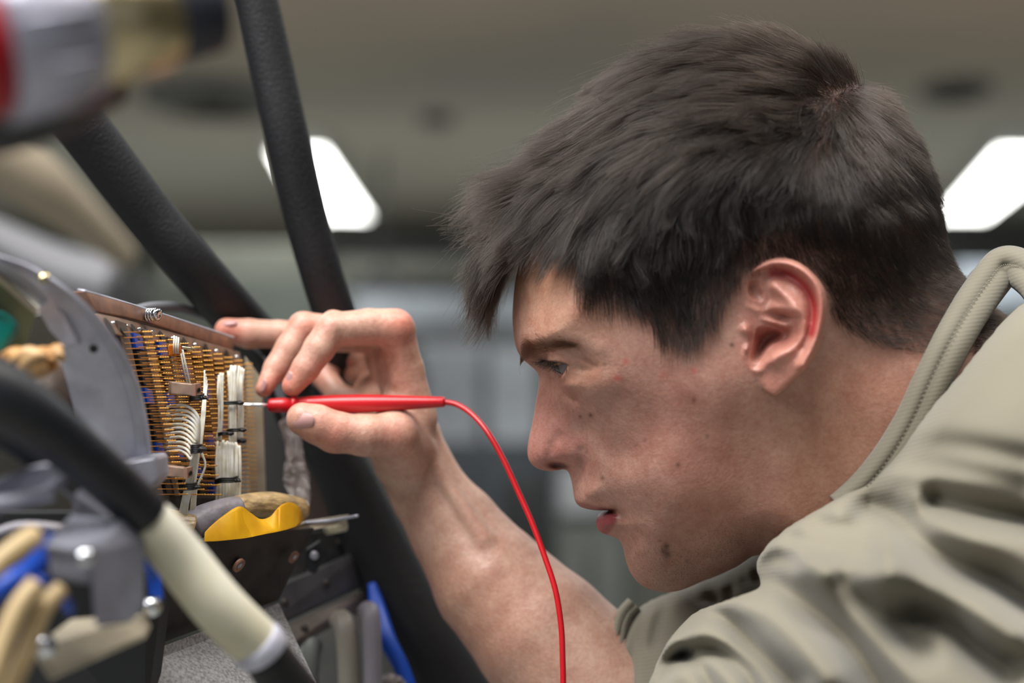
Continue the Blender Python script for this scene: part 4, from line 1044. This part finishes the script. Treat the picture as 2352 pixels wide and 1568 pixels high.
tube('blue_hose', pp([(855, 1340, .885), (868, 1400, .88), (890, 1470, .87), (925, 1540, .865), (960, 1640, .86)]), [.0024, .0044, .0046, .0040, .0036], M_blue, sides=18, label='blue hose left of the big black hose', cat='hose')
lump('fitting', P(905, 1570, .86), .006, M_foil, 31, (1, .8, .8), label='crumpled metal fitting at the bottom under the blue hose', cat='fitting')
# ------------------------------------------------------------------ blurred foreground: big black cable, cream sleeve, tip
cab = empty('sleeved_cable', tuple(P(330, 1180, .56)), 'thick black cable with a cream sleeve crossing the foreground', 'cable')
def fg(name, l, rp_, m, **kw): return tube(name, pp(l), [r * q[2] / FPX for q, r in zip(l, rp_)], m, cab, sides=30, **kw)
fg('black_jacket', [(-420, 700, .52), (-140, 830, .53), (-20, 895, .53), (80, 960, .535), (180, 1040, .545), (260, 1110, .555), (335, 1180, .565)], [86, 84, 80, 70, 62, 58, 56], M_rub2)
fg('lower_jacket', [(-420, 880, .56), (-140, 930, .56), (-20, 965, .56), (90, 1030, .565), (190, 1110, .57)], [62, 62, 60, 50, 34], M_rub2)
fg('cream_sleeve', [(322, 1172, .565), (345, 1198, .567), (420, 1290, .575), (500, 1390, .58), (590, 1478, .59)], [30, 56, 60, 62, 60], M_cream, label='cream coloured sleeve')
fg('grey_collar', [(583, 1470, .588), (592, 1480, .589), (606, 1498, .591), (612, 1506, .591)], [58, 64, 62, 54], M_alum)
fg('braided_end', [(604, 1496, .591), (650, 1560, .60), (720, 1660, .61), (900, 1950, .63)], [54, 58, 60, 60], M_rub)
# ------------------------------------------------------------------ blurred grey casting and its bracket
M_cast = mat('casting_metal', (140, 142, 154), rough=.5, metal=.15, col2=(112, 112, 124), scale=50)
blk = empty('metal_casting', tuple(P(220, 1430, .55)), 'blurred grey metal casting with a two-armed bracket', 'casting')
prism('block', pp([(104, 1254, .53), (208, 1266, .53), (212, 1345, .53), (112, 1330, .53)]), cvec(0, 0, -.03), M_cast, blk, bevel=.002)
prism('top_step', pp([(100, 1250, .528), (205, 1262, .528), (275, 1190, .56), (160, 1180, .565)]), cvec(0, -.004, -.002), M_cast, blk, bevel=.0012)
prism('side_face', pp([(205, 1262, .53), (282, 1188, .555), (332, 1238, .56), (332, 1400, .56), (300, 1432, .555), (222, 1446, .53)]), cvec(-.003, 0, -.01), M_cast, blk, bevel=.0015)
disc('bolt_head', P(195, 1280, .526), cvec(0, .2, 1), .0028, 0, M_chrome, blk, prof=[(1, -.001), (1, .001), (.6, .0018), (0, .002)])
prism('left_arm', pp([(-60, 1118, .55), (60, 1074, .555), (122, 1054, .56), (160, 1092, .56), (130, 1126, .56), (40, 1152, .556), (-60, 1205, .55)]), cvec(0, -.001, -.010), M_cast, blk, bevel=.002)
prism('right_arm', pp([(110, 1058, .58), (170, 1078, .58), (262, 1140, .585), (284, 1206, .585), (160, 1216, .58), (166, 1152, .58), (116, 1112, .58)]), cvec(0, -.001, -.010), M_cast, blk, bevel=.002)
tube('rod', pp([(-60, 1160, .54), (40, 1148, .54), (122, 1136, .545)]), .0022, M_steel, blk, sides=14)
pad = empty('mounting_foot', tuple(P(200, 1500, .57)), 'cream-grey mounting foot with bolts below the casting', 'foot')
prism('plate', pp([(70, 1490, .55), (160, 1420, .58), (330, 1405, .60), (346, 1432, .60), (330, 1462, .595), (110, 1556, .55)]), cvec(0, -.002, -.004), M_frame, pad, bevel=.001)
for (x, y) in [(105, 1483), (348, 1392)]:
    disc('bolt', P(x, y, .548 if x < 200 else .60), cvec(0, .4, 1), .0024, 0, M_chrome, pad, prof=[(1.5, -.001), (1.5, .0004), (1, .0006), (1, .003), (.6, .0036), (0, .0036)])
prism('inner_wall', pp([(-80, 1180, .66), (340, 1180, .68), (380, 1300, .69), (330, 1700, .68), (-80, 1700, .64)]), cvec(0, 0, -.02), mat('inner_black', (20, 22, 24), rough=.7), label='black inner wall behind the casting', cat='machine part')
for (l, r_, m, lb) in [([(-300, 1500, .51), (-70, 1350, .51), (0, 1290, .515), (50, 1250, .52), (78, 1232, .525)], 27, M_tan, 'short tan wire highest in the lower left corner'),
                       ([(-300, 1560, .53), (-60, 1400, .53), (20, 1340, .53), (80, 1298, .54), (120, 1240, .55)], 26, M_blue, 'blue wire between the tan wires'),
                       ([(-120, 2000, .50), (-40, 1640, .50), (0, 1500, .505), (40, 1400, .51), (84, 1342, .515)], 25, M_tan, 'long tan wire at the left edge below the blue wire'),
                       ([(-60, 2000, .51), (10, 1640, .51), (60, 1500, .515), (100, 1400, .52), (140, 1352, .525)], 22, M_tan, 'tan wire touching the casting'),
                       ([(90, 1330, .53), (140, 1360, .54), (160, 1400, .55)], 14, M_blue, 'small blue wire end under the casting'),
                       ([(320, 1270, .60), (350, 1310, .61), (360, 1380, .61)], 16, M_blue, 'blue wire between casting and channel'),
                       ([(-60, 1250, .60), (40, 1210, .60), (150, 1215, .60)], 12, M_lav, 'grey wire above the tan wires')]:
    tube('insulated_wire', pp(l), [r_ * q[2] / FPX for q in l], m, sides=16, label=lb, cat='wire')
# ------------------------------------------------------------------ the shirt
def fabric(name, c1, c2):
    t = NT(name); b = t.b; tc = t.n('ShaderNodeTexCoord')
    n = t.n('ShaderNodeTexNoise', i_Scale=9.0, i_Detail=3.0); t.l(tc.outputs['Object'], n.inputs['Vector'])
    r = t.n('ShaderNodeValToRGB'); r.color_ramp.elements[0].color = lin(*c1); r.color_ramp.elements[1].color = lin(*c2); r.color_ramp.elements[0].position = .3; r.color_ramp.elements[1].position = .7
    t.l(n.outputs['Fac'], r.inputs[0]); t.l(r.outputs[0], b.inputs['Base Color'])
    b.inputs['Roughness'].default_value = .85; b.inputs['Sheen Weight'].default_value = .25; b.inputs['Specular IOR Level'].default_value = .2
    mp = t.n('ShaderNodeMapping'); mp.inputs['Rotation'].default_value = (0.0, 0.2, 0.2); t.l(tc.outputs['Object'], mp.inputs[0])
    w = t.n('ShaderNodeTexWave', i_Scale=190.0, i_Distortion=0.6, i_Detail=1.0); w.bands_direction = 'Z'; t.l(mp.outputs[0], w.inputs['Vector'])
    n2 = t.n('ShaderNodeTexNoise', i_Scale=900.0); t.l(tc.outputs['Object'], n2.inputs['Vector'])
    ad = t.n('ShaderNodeMath', operation='MULTIPLY_ADD'); ad.inputs[1].default_value = .5; t.l(n2.outputs['Fac'], ad.inputs[0]); t.l(w.outputs['Fac'], ad.inputs[2])
    bp = t.n('ShaderNodeBump', i_Strength=.5, i_Distance=.00010); t.l(ad.outputs[0], bp.inputs['Height']); t.l(bp.outputs[0], b.inputs['Normal'])
    return t.m
M_shirt = fabric('tan_knit', (117, 112, 98), (131, 126, 110))
CR = lambda l: [(1350 + x / 2.347, 1000 + y / 2.347) for x, y in l]
def cloth(name, outline, ctrl, folds, thick, Rpx, step=6.0, label=None, closed_k=3, fk=1.0):
    """outline px; ctrl (px,px,mm towards the lens); folds (points, depth mm, width px)"""
    xs = [p[0] for p in outline]; ys = [p[1] for p in outline]
    gu_ = np.arange(min(xs) - 30, max(xs) + 30, step); gv_ = np.arange(min(ys) - 30, max(ys) + 30, step)
    U, V = np.meshgrid(gu_, gv_, indexing='ij')
    sd_ = poly_sd(U, V, [tuple(p) for p in catmull(outline, closed_k, True)])
    T = rbf(U, V, ctrl)
    for pts, amp, s in folds:
        T = T - fk * amp * gauss(line_d(U, V, catmull(pts, 4))[0], s * 1.15)
    T = gblur(T, 1.2) * PXMM; e = np.sqrt(np.clip(1 - (1 - np.clip(sd_ / Rpx, 0, 1)) ** 2, 0, 1))
    hf = thick * PXMM / 2; mid = T - hf
    z0, z1 = (T - 2 * hf)[sd_ > -20].min() - 30, T[sd_ > -20].max() + 30
    zz = np.arange(z0, z1, step)[None, None, :]
    dz = np.abs(zz - mid[:, :, None]); 
    F = np.where((sd_ > 0)[:, :, None], dz - (hf * e)[:, :, None], np.sqrt(np.maximum(-sd_, 0)[:, :, None] ** 2 + dz ** 2))
    Vv, Q = surface_nets(F.astype(np.float32), (gu_[0], gv_[0], z0), step)
    Vv = relax(Vv, Q, 3, .5)
    return mesh_obj(name, PW(Vv[:, 0], Vv[:, 1], Vv[:, 2] / PXMM), Q, M_shirt, person, label=label)
V_ = [([(1530,390),(1650,430),(1800,600),(2000,720),(2200,800),(2352,900),(2500,960)],11,30),
      ([(1880,365),(2050,400),(2352,450),(2500,470)],8,22), ([(1100,555),(1300,610),(1500,655)],4,15), ([(940,690),(1010,660),(1090,670)],5,12),
      ([(990,790),(1150,890),(1400,1110),(1560,1340),(1640,1480)],9,26), ([(480,1010),(600,945),(750,990),(900,1140),(1110,1340)],8,16),
      ([(380,1240),(520,1160),(700,1170),(850,1270),(920,1400)],7,13), ([(1400,790),(1500,900),(1700,1080),(1800,1150)],6,24),
      ([(1780,950),(1950,1000),(2100,1150),(2250,1260)],8,30), ([(330,1400),(440,1240),(520,1190)],5,10), ([(520,1190),(620,1260),(690,1400)],5,11), ([(1250,480),(1420,520),(1500,560)],4,18),
      ([(1600,150),(1900,170),(2352,260)],2.5,18),([(1560,250),(1900,290),(2352,330)],2,16),([(1700,60),(2000,60),(2352,130)],2,18),
      ([(1200,700),(1400,760),(1600,740)],-5,30),([(700,880),(1000,960),(1300,1300)],-5,30),([(1700,620),(1900,820),(2300,1050)],-5,34)]
folds = [(CR(p), a, s) for p, a, s in V_]
NEAR = [(2150,925),(2100,990),(2040,1058),(1985,1108),(1890,1165),(1810,1212),(1755,1262),(1737,1300),(1748,1345),(1690,1372),(1610,1400),(1560,1440),(1520,1500),(1495,1560),(1470,1640),(1455,1780),(1470,2000),(1520,2260),
        (2300,2300),(2660,2250),(2720,1800),(2700,1200),(2620,760),(2420,680),(2340,705),(2270,780),(2200,868)]
NCT = [(2100,940,82),(2020,1080,88),(1890,1170,92),(1750,1280,88),(1690,1390,92),(1560,1450,98),(1500,1600,104),(1900,1350,140),(1750,1500,140),(2100,1250,140),(2350,1200,140),(2350,1500,175),(2000,1600,175),
       (2200,1000,112),(2350,900,112),(2450,1700,190),(2250,800,84),(2400,720,80),(2520,1000,120),(2700,1300,110),(2700,1900,120),(2300,2250,120),(2000,2000,160),(1550,2200,90)]
cloth('shirt', NEAR, NCT, folds, 44, 52, fk=3.6, label='tan waffle-knit shirt with deep folds')
# far side: chest and right sleeve
FARO = [(1800,1225),(1740,1268),(1660,1318),(1590,1345),(1530,1365),(1480,1388),(1440,1425),(1418,1480),(1408,1540),(1405,1600),(1420,1800),(1500,2260),(2500,2260),(2560,1500),(2100,1240)]
FCT = [(1800,1250,-20),(1660,1330,-24),(1530,1380,-30),(1440,1440,-34),(1420,1600,-24),(1700,1450,0),(1600,1600,0),(2000,1500,10),(2000,1700,10),(1600,2200,-10),(2400,2200,-10),(2500,1500,-20)]
ff = [([(1478,1392),(1462,1440),(1452,1520),(1450,1600)],7,11), ([(1530,1370),(1515,1420),(1500,1480)],5,9), ([(1640,1330),(1632,1352),(1650,1380)],6,7), ([(1670,1322),(1680,1345),(1672,1380)],6,7), ([(1700,1305),(1712,1330)],5,7),
      ([(1590,1350),(1600,1372),(1640,1375)],5,7), ([(1735,1280),(1742,1330)],6,8)]
cloth('sleeve', FARO, FCT, ff, 46, 34, step=5.0, fk=1.0)
# collar
def sweep(name, L, prof, m, parent, label=None, stitch=None):
    """L: (px,py,d) path; prof list of (offset px across, mm towards the lens)"""
    c = [np.array(p) for p in catmull(L, 8)]; V = []; F = []; K = len(prof)
    for i, p in enumerate(c):
        t = c[min(i + 1, len(c) - 1)] - c[max(i - 1, 0)]; n = np.array([-t[1], t[0]]); n /= np.linalg.norm(n) + 1e-9
        for (o, z) in prof: V.append(np.array(P(p[0] + n[0] * o, p[1] + n[1] * o, p[2] - z / 1000)))
    for i in range(len(c) - 1):
        for k in range(K - 1): F.append((i * K + k, (i + 1) * K + k, (i + 1) * K + k + 1, i * K + k + 1))
    o = mesh_obj(name, V, F, m, parent, label=label); s = o.modifiers.new('thick', 'SOLIDIFY'); s.thickness = .0014; s.offset = 0
    return c
# outer collar runs from behind the neck over the top and down the near side
colL = [(2420,690,.700),(2385,640,.712),(2340,606,.724),(2300,605,.730),(2268,640,.722),(2222,705,.706),(2178,780,.694),(2133,870,.689),(2092,960,.688),(2045,1040,.688),(1990,1110,.690),(1930,1165,.694)]
sweep('collar', colL, [(34,-10),(30,-3),(18,1.0),(6,2.4),(-2,1.4),(-7,1.0),(-12,2.0),(-26,2.6),(-40,1.8),(-48,-2),(-52,-9)], M_shirt, person, label='stitched shirt collar')
colI = [(2226,640,.772),(2238,626,.768),(2262,608,.755),(2290,601,.742),(2316,606,.732)]
sweep('collar_lining', colI, [(-3,-2),(2,1),(12,2),(30,0),(60,-3)], M_shirt, person)
# stitching along the collar
cc = [np.array(p) for p in catmull(colL[2:], 16)]
for j in range(0, len(cc) - 2, 2):
    p, q = cc[j], cc[j + 1]; t = q - p; n = np.array([-t[1], t[0]]); n /= np.linalg.norm(n) + 1e-9
    a = P(p[0] - n[0] * 5.5, p[1] - n[1] * 5.5, p[2] - .0036); b = P(q[0] - n[0] * 5.5, q[1] - n[1] * 5.5, q[2] - .0036)
    if j == 0: SV = []; SF = []
    d = np.array(b) - np.array(a); w1 = np.cross(d, cvec(0, 0, 1)); w1 = w1 / (np.linalg.norm(w1) + 1e-9) * .0004; h1 = cvec(0, 0, .0006)
    k = len(SV); A1 = np.array(a) + d * .15; B1 = np.array(a) + d * .85
    SV += [A1 - w1, A1 + h1, A1 + w1, B1 - w1, B1 + h1, B1 + w1]; SF += [(k, k + 1, k + 4, k + 3), (k + 1, k + 2, k + 5, k + 4), (k, k + 2, k + 1), (k + 3, k + 4, k + 5)]
mesh_obj('stitching', SV, SF, M_shirt, person, kind='stuff')

cuffL = [(1462,1392,.806),(1440,1418,.800),(1430,1455,.796),(1424,1500,.793),(1420,1550,.792),(1420,1620,.792)]
sweep('cuff', cuffL, [(-14,-10),(-8,2),(2,5),(8,1),(12,4),(20,2),(24,-8)], M_shirt, person, label='rolled cuff of the right sleeve')
# ------------------------------------------------------------------ hair
def hair_material(name, c1, c2, rough=0.27):
    t = NT(name); t.t.nodes.remove(t.b)
    h = t.n('ShaderNodeBsdfHairPrincipled'); h.parametrization = 'COLOR'
    hi = t.n('ShaderNodeHairInfo'); rp = t.n('ShaderNodeValToRGB')
    rp.color_ramp.elements[0].color = lin(*c1); rp.color_ramp.elements[1].color = lin(*c2)
    t.l(hi.outputs['Random'], rp.inputs[0]); t.l(rp.outputs[0], h.inputs['Color'])
    h.inputs['Roughness'].default_value = rough; h.inputs['IOR'].default_value = 1.45; h.inputs['Radial Roughness'].default_value = 0.45
    t.l(h.outputs[0], t.o.inputs[0]); return t.m
M_hair = hair_material('dark_hair', (5, 4, 3), (29, 21, 16))
M_brow = hair_material('brow_hair', (34, 24, 18), (84, 62, 48))

def idw(ctrl, u, v, p=3, soft=900.0):
    c = np.array(ctrl, float); num = np.zeros((len(u), c.shape[1] - 2)); den = np.zeros(len(u))
    for row in c:
        w_ = 1 / (np.hypot(u - row[0], v - row[1]) ** p + soft)
        num += w_[:, None] * row[2:][None, :]; den += w_
    return num / den[:, None]
gHx, gHy = np.gradient(H2, S)
def head_normal(p):
    u, v, w = p[:, 0], p[:, 1], p[:, 2]
    n = np.stack([-bil(gHx, gu[0], gv[0], S, u, v), -bil(gHy, gu[0], gv[0], S, u, v), 2 * w], 1)
    return n / (np.linalg.norm(n, axis=1)[:, None] + 1e-6)
def head_f(p):
    u, v, w = p[:, 0], p[:, 1], p[:, 2]
    h = bil(H2, gu[0], gv[0], S, u, v); gx = bil(gHx, gu[0], gv[0], S, u, v); gy = bil(gHy, gu[0], gv[0], S, u, v)
    return (w * w - h) / np.sqrt(4 * w * w + gx * gx + gy * gy + 60)

FLOW = [(1965,180,-.3,.2),(1900,110,-.95,-.15),(1900,170,-.95,.15),(1850,80,-1,-.15),(1750,60,-1,.02),(1740,150,-1,.18),(1600,110,-.95,.3),(1500,160,-.88,.42),(1400,220,-.82,.5),
 (1300,310,-.8,.55),(1220,400,-.9,.4),(1150,450,-.95,.3),(1100,520,-.75,.62),(1080,600,-.15,.98),(1150,600,-.05,1),(1170,520,-.45,.9),(1215,530,-.5,.87),(1300,430,-.88,.45),(1400,350,-.93,.36),
 (1500,280,-.95,.3),(1650,220,-.97,.25),(1800,240,-.92,.38),(1700,300,-.9,.42),(1600,350,-.88,.48),(1500,400,-.82,.58),(1400,450,-.75,.66),(1320,500,-.45,.9),
 (1850,300,-.75,.65),(1750,400,-.65,.76),(1600,450,-.6,.8),(1500,500,-.4,.92),(1400,560,-.15,1),(1350,620,.1,1),(1450,650,.3,.95),(1530,720,.25,.97),(1580,770,.05,1),
 (1600,560,.1,1),(1700,520,.1,1),(1650,650,.0,1),(1800,500,.25,.95),(1900,400,-.1,1),(1930,280,-.35,.94),(1990,230,.1,1),(2030,230,.55,.8),(2080,320,.45,.88),(2000,350,.1,1),
 (2050,450,.35,.93),(1950,520,.45,.88),(1900,600,.5,.86),(2100,560,.45,.88),(1980,680,.65,.76),(2080,680,.8,.6),(2180,680,.9,.42),(2060,780,.9,.4),(2180,780,.95,.25),(1920,700,.35,.93),(1740,560,.25,.97)]
LEN = [(1740,60,42),(1850,90,32),(1930,120,22),(1960,190,16),(1600,110,48),(1450,190,52),(1330,300,58),(1260,400,62),(1230,500,60),(1225,540,46),(1300,480,40),(1350,420,50),(1500,300,46),(1700,250,42),
 (1850,250,30),(1600,400,34),(1450,480,26),(1750,400,26),(1350,560,19),(1420,620,17),(1500,700,13),(1570,770,8),(1600,560,19),(1520,560,22),(1650,640,9),(1740,560,7),(1800,530,8),(1850,600,5),(1880,480,15),
 (1950,350,15),(2040,280,15),(2100,400,12),(2050,500,10),(2130,560,7),(1950,600,8),(1980,720,4.5),(2100,700,6),(2180,660,6),(2080,790,4),(2220,740,5)]
LIFT = [(1740,60,12),(1600,110,12),(1450,200,13),(1330,300,16),(1260,400,20),(1230,500,18),(1850,90,11),(1950,150,9),(1500,350,9),(1700,300,9),(1450,500,6),(1600,450,6),(1750,450,6),
 (1350,600,3),(1500,700,2.4),(1600,600,3.5),(1750,550,2.2),(1850,560,2),(1950,350,6),(2050,280,6),(2100,400,5),(2140,540,3),(1980,650,2.2),(2100,720,2.5),(2200,680,3)]

# roots on the scalp
fc = HV[HQ].mean(1)
a_ = HV[HQ[:, 1]] - HV[HQ[:, 0]]; b_ = HV[HQ[:, 3]] - HV[HQ[:, 0]]
area = np.linalg.norm(np.cross(a_, b_), axis=1)
hsd = hair_in(fc[:, 0], fc[:, 1])
er_ = poly_sd(fc[:, 0], fc[:, 1], EAR)
okf = (hsd > -8) & (fc[:, 0] < 2300) & (fc[:, 1] < 860) & ((er_ < -3) | (np.abs(fc[:, 2]) < 62 * PXMM) & (er_ < 25))
okf &= ~((er_ > -3) & (fc[:, 1] > 640))
wt = area * okf * sstep(hsd, -8, 14)
wt = wt * np.where(fc[:, 2] < -6 * PXMM, 0.45, 1.0)
low = sstep(fc[:, 1], 520, 640) * sstep(fc[:, 0], 1640, 1760)
wt = wt * (1 + 0.5 * low) * (1 + 2.2 * sstep(fc[:, 0], 1300, 1270) * sstep(fc[:, 1], 420, 450))
NH = 74000
sel = rng.choice(len(fc), NH, p=wt / wt.sum())
root = fc[sel] + a_[sel] * rng.uniform(-.5, .5, (NH, 1)) + b_[sel] * rng.uniform(-.5, .5, (NH, 1))
# smooth noise for locks
def vnoise(u, v, s, seed):
    r = np.random.default_rng(seed); G = r.uniform(-1, 1, (64, 64))
    x = (u / s) % 62; y = (v / s) % 62; i = x.astype(int); j = y.astype(int); a = x - i; b = y - j
    a = a * a * (3 - 2 * a); b = b * b * (3 - 2 * b)
    return G[i, j] * (1 - a) * (1 - b) + G[i + 1, j] * a * (1 - b) + G[i, j + 1] * (1 - a) * b + G[i + 1, j + 1] * a * b
def grow(root, K, L, lift, wild):
    n = len(root); p = root.copy(); out = [p.copy()]
    st = L[:, None] / (K - 1)
    lockn = vnoise(root[:, 0] + 900, root[:, 1] + root[:, 2] * .7 + 2000, 42, 3)
    lock2 = vnoise(root[:, 0] + 300, root[:, 1] + root[:, 2] * .8 + 3000, 17, 4)
    lockl = vnoise(root[:, 0], root[:, 1] + root[:, 2] * .6 + 2500, 26, 8)
    lift = lift * (0.72 + 0.5 * lockl * (lift > 4) + 0.35 * wild)
    ang0 = 0.26 * lockn + 0.16 * lock2 + rng.normal(0, 0.09, n) * (1 + 2 * (wild > 1.5))
    curl = rng.normal(0, 0.12, n) + 0.22 * vnoise(root[:, 0] + 50, root[:, 1] + 4000, 55, 9)
    for k in range(1, K):
        s_ = k / (K - 1)
        D = idw(FLOW, p[:, 0], p[:, 1], 3, 4000.0); D /= np.linalg.norm(D, axis=1)[:, None] + 1e-6
        an = ang0 + curl * s_ * (L / (30 * PXMM)); c, sn = np.cos(an), np.sin(an)
        d = np.stack([D[:, 0] * c - D[:, 1] * sn, D[:, 0] * sn + D[:, 1] * c, 0 * c], 1)
        nn = head_normal(p); f = head_f(p)
        dn = (d * nn).sum(1)
        free = sstep(p[:, 0], 1420, 1250) * sstep(L, 22 * PXMM, 34 * PXMM)
        keep = np.where(dn > 0, 1 - free, np.clip(1.1 - f / (24 * PXMM), 0, 1))
        d = d - nn * (dn * keep)[:, None]
        d /= np.linalg.norm(d, axis=1)[:, None] + 1e-6
        p = p + d * st
        tgt = lift * PXMM * s_ ** 0.75
        f = head_f(p); push = np.clip(tgt - f, 0, 30)
        p = p + head_normal(p) * push[:, None]
        out.append(p.copy())
    return np.stack(out, 1)
def put_curves(name, pts, rad, m, parent, kind='stuff', label=None, world_fn=None, mask=None):
    n, K, _ = pts.shape
    wp = (world_fn or to_world)(pts[..., 0].ravel(), pts[..., 1].ravel(), pts[..., 2].ravel()) - np.array(parent_origin(parent))
    hc = bpy.data.hair_curves.new(name); hc.add_curves([K] * n)
    hc.points.foreach_set('position', wp.astype(np.float32).ravel())
    ra = hc.attributes.get('radius') or hc.attributes.new('radius', 'FLOAT', 'POINT')
    ra.data.foreach_set('value', rad.astype(np.float32).ravel())
    hc.materials.append(m)
    o = bpy.data.objects.new(name, hc); link(o, parent)
    if kind: o['kind'] = kind
    if label: o['label'] = label
    return o
Lh = idw(LEN, root[:, 0], root[:, 1], 3, 2000.0)[:, 0] * PXMM * rng.uniform(0.55, 1.12, NH)
Lf = idw(LIFT, root[:, 0], root[:, 1], 3, 2000.0)[:, 0]
wild = np.where(rng.random(NH) < 0.012, 2.2, rng.uniform(0, 1, NH) ** 1.5)
KH = 11
pts = grow(root, KH, Lh, Lf, wild)
# locks: tips lean towards the tip of a neighbouring leader strand
NG = 1500
gi = rng.choice(NH, NG, replace=False)
def nearest(A, B, cell=4000):
    out = np.empty(len(A), int)
    for i in range(0, len(A), cell):
        d2 = ((A[i:i + cell, None, :] - B[None]) ** 2).sum(2); out[i:i + cell] = d2.argmin(1)
    return out
ng = nearest(root.astype(np.float32), root[gi].astype(np.float32))
lead = pts[gi][ng]; sK = np.linspace(0, 1, KH)[None, :, None]
cl = (0.8 * sstep(Lh, 8 * PXMM, 26 * PXMM) * (wild < 1.5) * rng.uniform(0.5, 1.15, NH))[:, None, None] * sK ** 1.4
pts = pts * (1 - cl) + (lead + (root - root[gi][ng])[:, None, :] * 0.25) * cl
taper = np.linspace(1, 0.25, KH)[None, :] ** 0.7
rad = 0.00008 * taper * rng.uniform(0.8, 1.15, (NH, 1)) * np.where(Lh > 12 * PXMM, 1.0, 0.72)[:, None]
put_curves('hair', pts, rad, M_hair, person, label='short dark brown hair, longer on top with a fringe')

# ---- brows and lashes
def surf_pt(u, v): return np.stack([u, v, head_h(u, v)], -1)
def small_hairs(name, uv, dirs, L, lift, r, m, K=6, label=None, both=True, wofs=None, curl=None):
    n = len(uv); p = surf_pt(uv[:, 0], uv[:, 1]);
    if wofs is not None: p[:, 2] += wofs
    out = [p.copy()]; w0 = p[:, 2].copy()
    for k in range(1, K):
        s_ = k / (K - 1); a = (curl * s_) if curl is not None else 0
        c, sn = np.cos(a), np.sin(a); dx = dirs[:, 0] * c - dirs[:, 1] * sn; dy = dirs[:, 0] * sn + dirs[:, 1] * c
        p = p + np.stack([dx, dy, 0 * dx], 1) * (L / (K - 1))[:, None]
        hh = head_h(p[:, 0], p[:, 1]); p[:, 2] = np.maximum(hh, w0 - 22 * s_) + lift * s_
        out.append(p.copy())
    pts = np.stack(out, 1)
    if both:
        q = pts.copy(); q[..., 2] *= -1; pts = np.concatenate([pts, q])
    tp = np.linspace(1, 0.2, K)[None, :] * np.ones((len(pts), 1)) * r
    return put_curves(name, pts, tp, m, person, label=label)
nb = 1150
t_ = rng.uniform(0, 1, nb) ** 1.35
cen = np.array(catmull([(1194,818),(1206,806),(1235,793),(1270,789),(1296,789),(1312,791)], 8)); ci = t_ * (len(cen) - 1.001); i0 = ci.astype(int); fr_ = (ci - i0)[:, None]
uv = cen[i0] * (1 - fr_) + cen[i0 + 1] * fr_
hw = 19 * (1 - t_) ** 0.8 + 5
off = rng.normal(0, 0.6, nb); uv[:, 1] += off * hw
ang = np.where(t_ < 0.22, -1.1 + t_ * 3.2, 0.08) + off * (-0.35) + rng.normal(0, .2, nb)
dirs = np.stack([np.cos(ang), np.sin(ang)], 1)
small_hairs('eyebrow', uv, dirs, rng.uniform(18, 38, nb) * (1 - .3 * t_), 5 + 6 * rng.random(nb), 0.000042, M_brow, curl=rng.normal(0.5, .3, nb) * (t_ < .5), label='dark brown eyebrow')
nl = 230
t_ = rng.uniform(0, 1, nl); uv = np.stack([1244 + 56 * t_, 828 + 9 * t_ ** 1.3], 1) + rng.normal(0, .8, (nl, 2))
ang = np.radians(150 - 75 * t_) + rng.normal(0, .12, nl)
small_hairs('eyelashes', uv, np.stack([np.cos(ang), np.sin(ang)], 1), rng.uniform(20, 34, nl) * (1 - .35 * t_), 4 + 4 * rng.random(nl), 0.00008, M_hair, curl=rng.normal(0.5, .15, nl))

# beard stubble: chin, jaw and upper lip
ns = 5200
cand = np.stack([rng.uniform(1310, 1800, 60000), rng.uniform(1085, 1360, 60000)], 1)
inside = bil(sd, gu[0], gv[0], S, cand[:, 0], cand[:, 1]) > 3
dj = line_d(cand[:, 0], cand[:, 1], [(1450,1290),(1500,1335),(1590,1318),(1680,1270)])[0]
dm = line_d(cand[:, 0], cand[:, 1], [(1318,1120),(1340,1145),(1400,1158)])[0]
pr = (0.9 * sstep(dj, 110, 5) + 0.35 * sstep(dm, 22, 5)) * inside
pr *= ~(poly_sd(cand[:, 0], cand[:, 1], [(1360,1160),(1424,1168),(1418,1232),(1360,1232)]) > -4)
sb = cand[rng.random(60000) < pr * 0.13][:ns]
an = rng.normal(1.1, .4, len(sb))
small_hairs('stubble', sb, np.stack([np.cos(an), np.sin(an)], 1), rng.uniform(2.2, 4.0, len(sb)), 0.8 + 0 * an, 0.00004, M_hair, K=2)
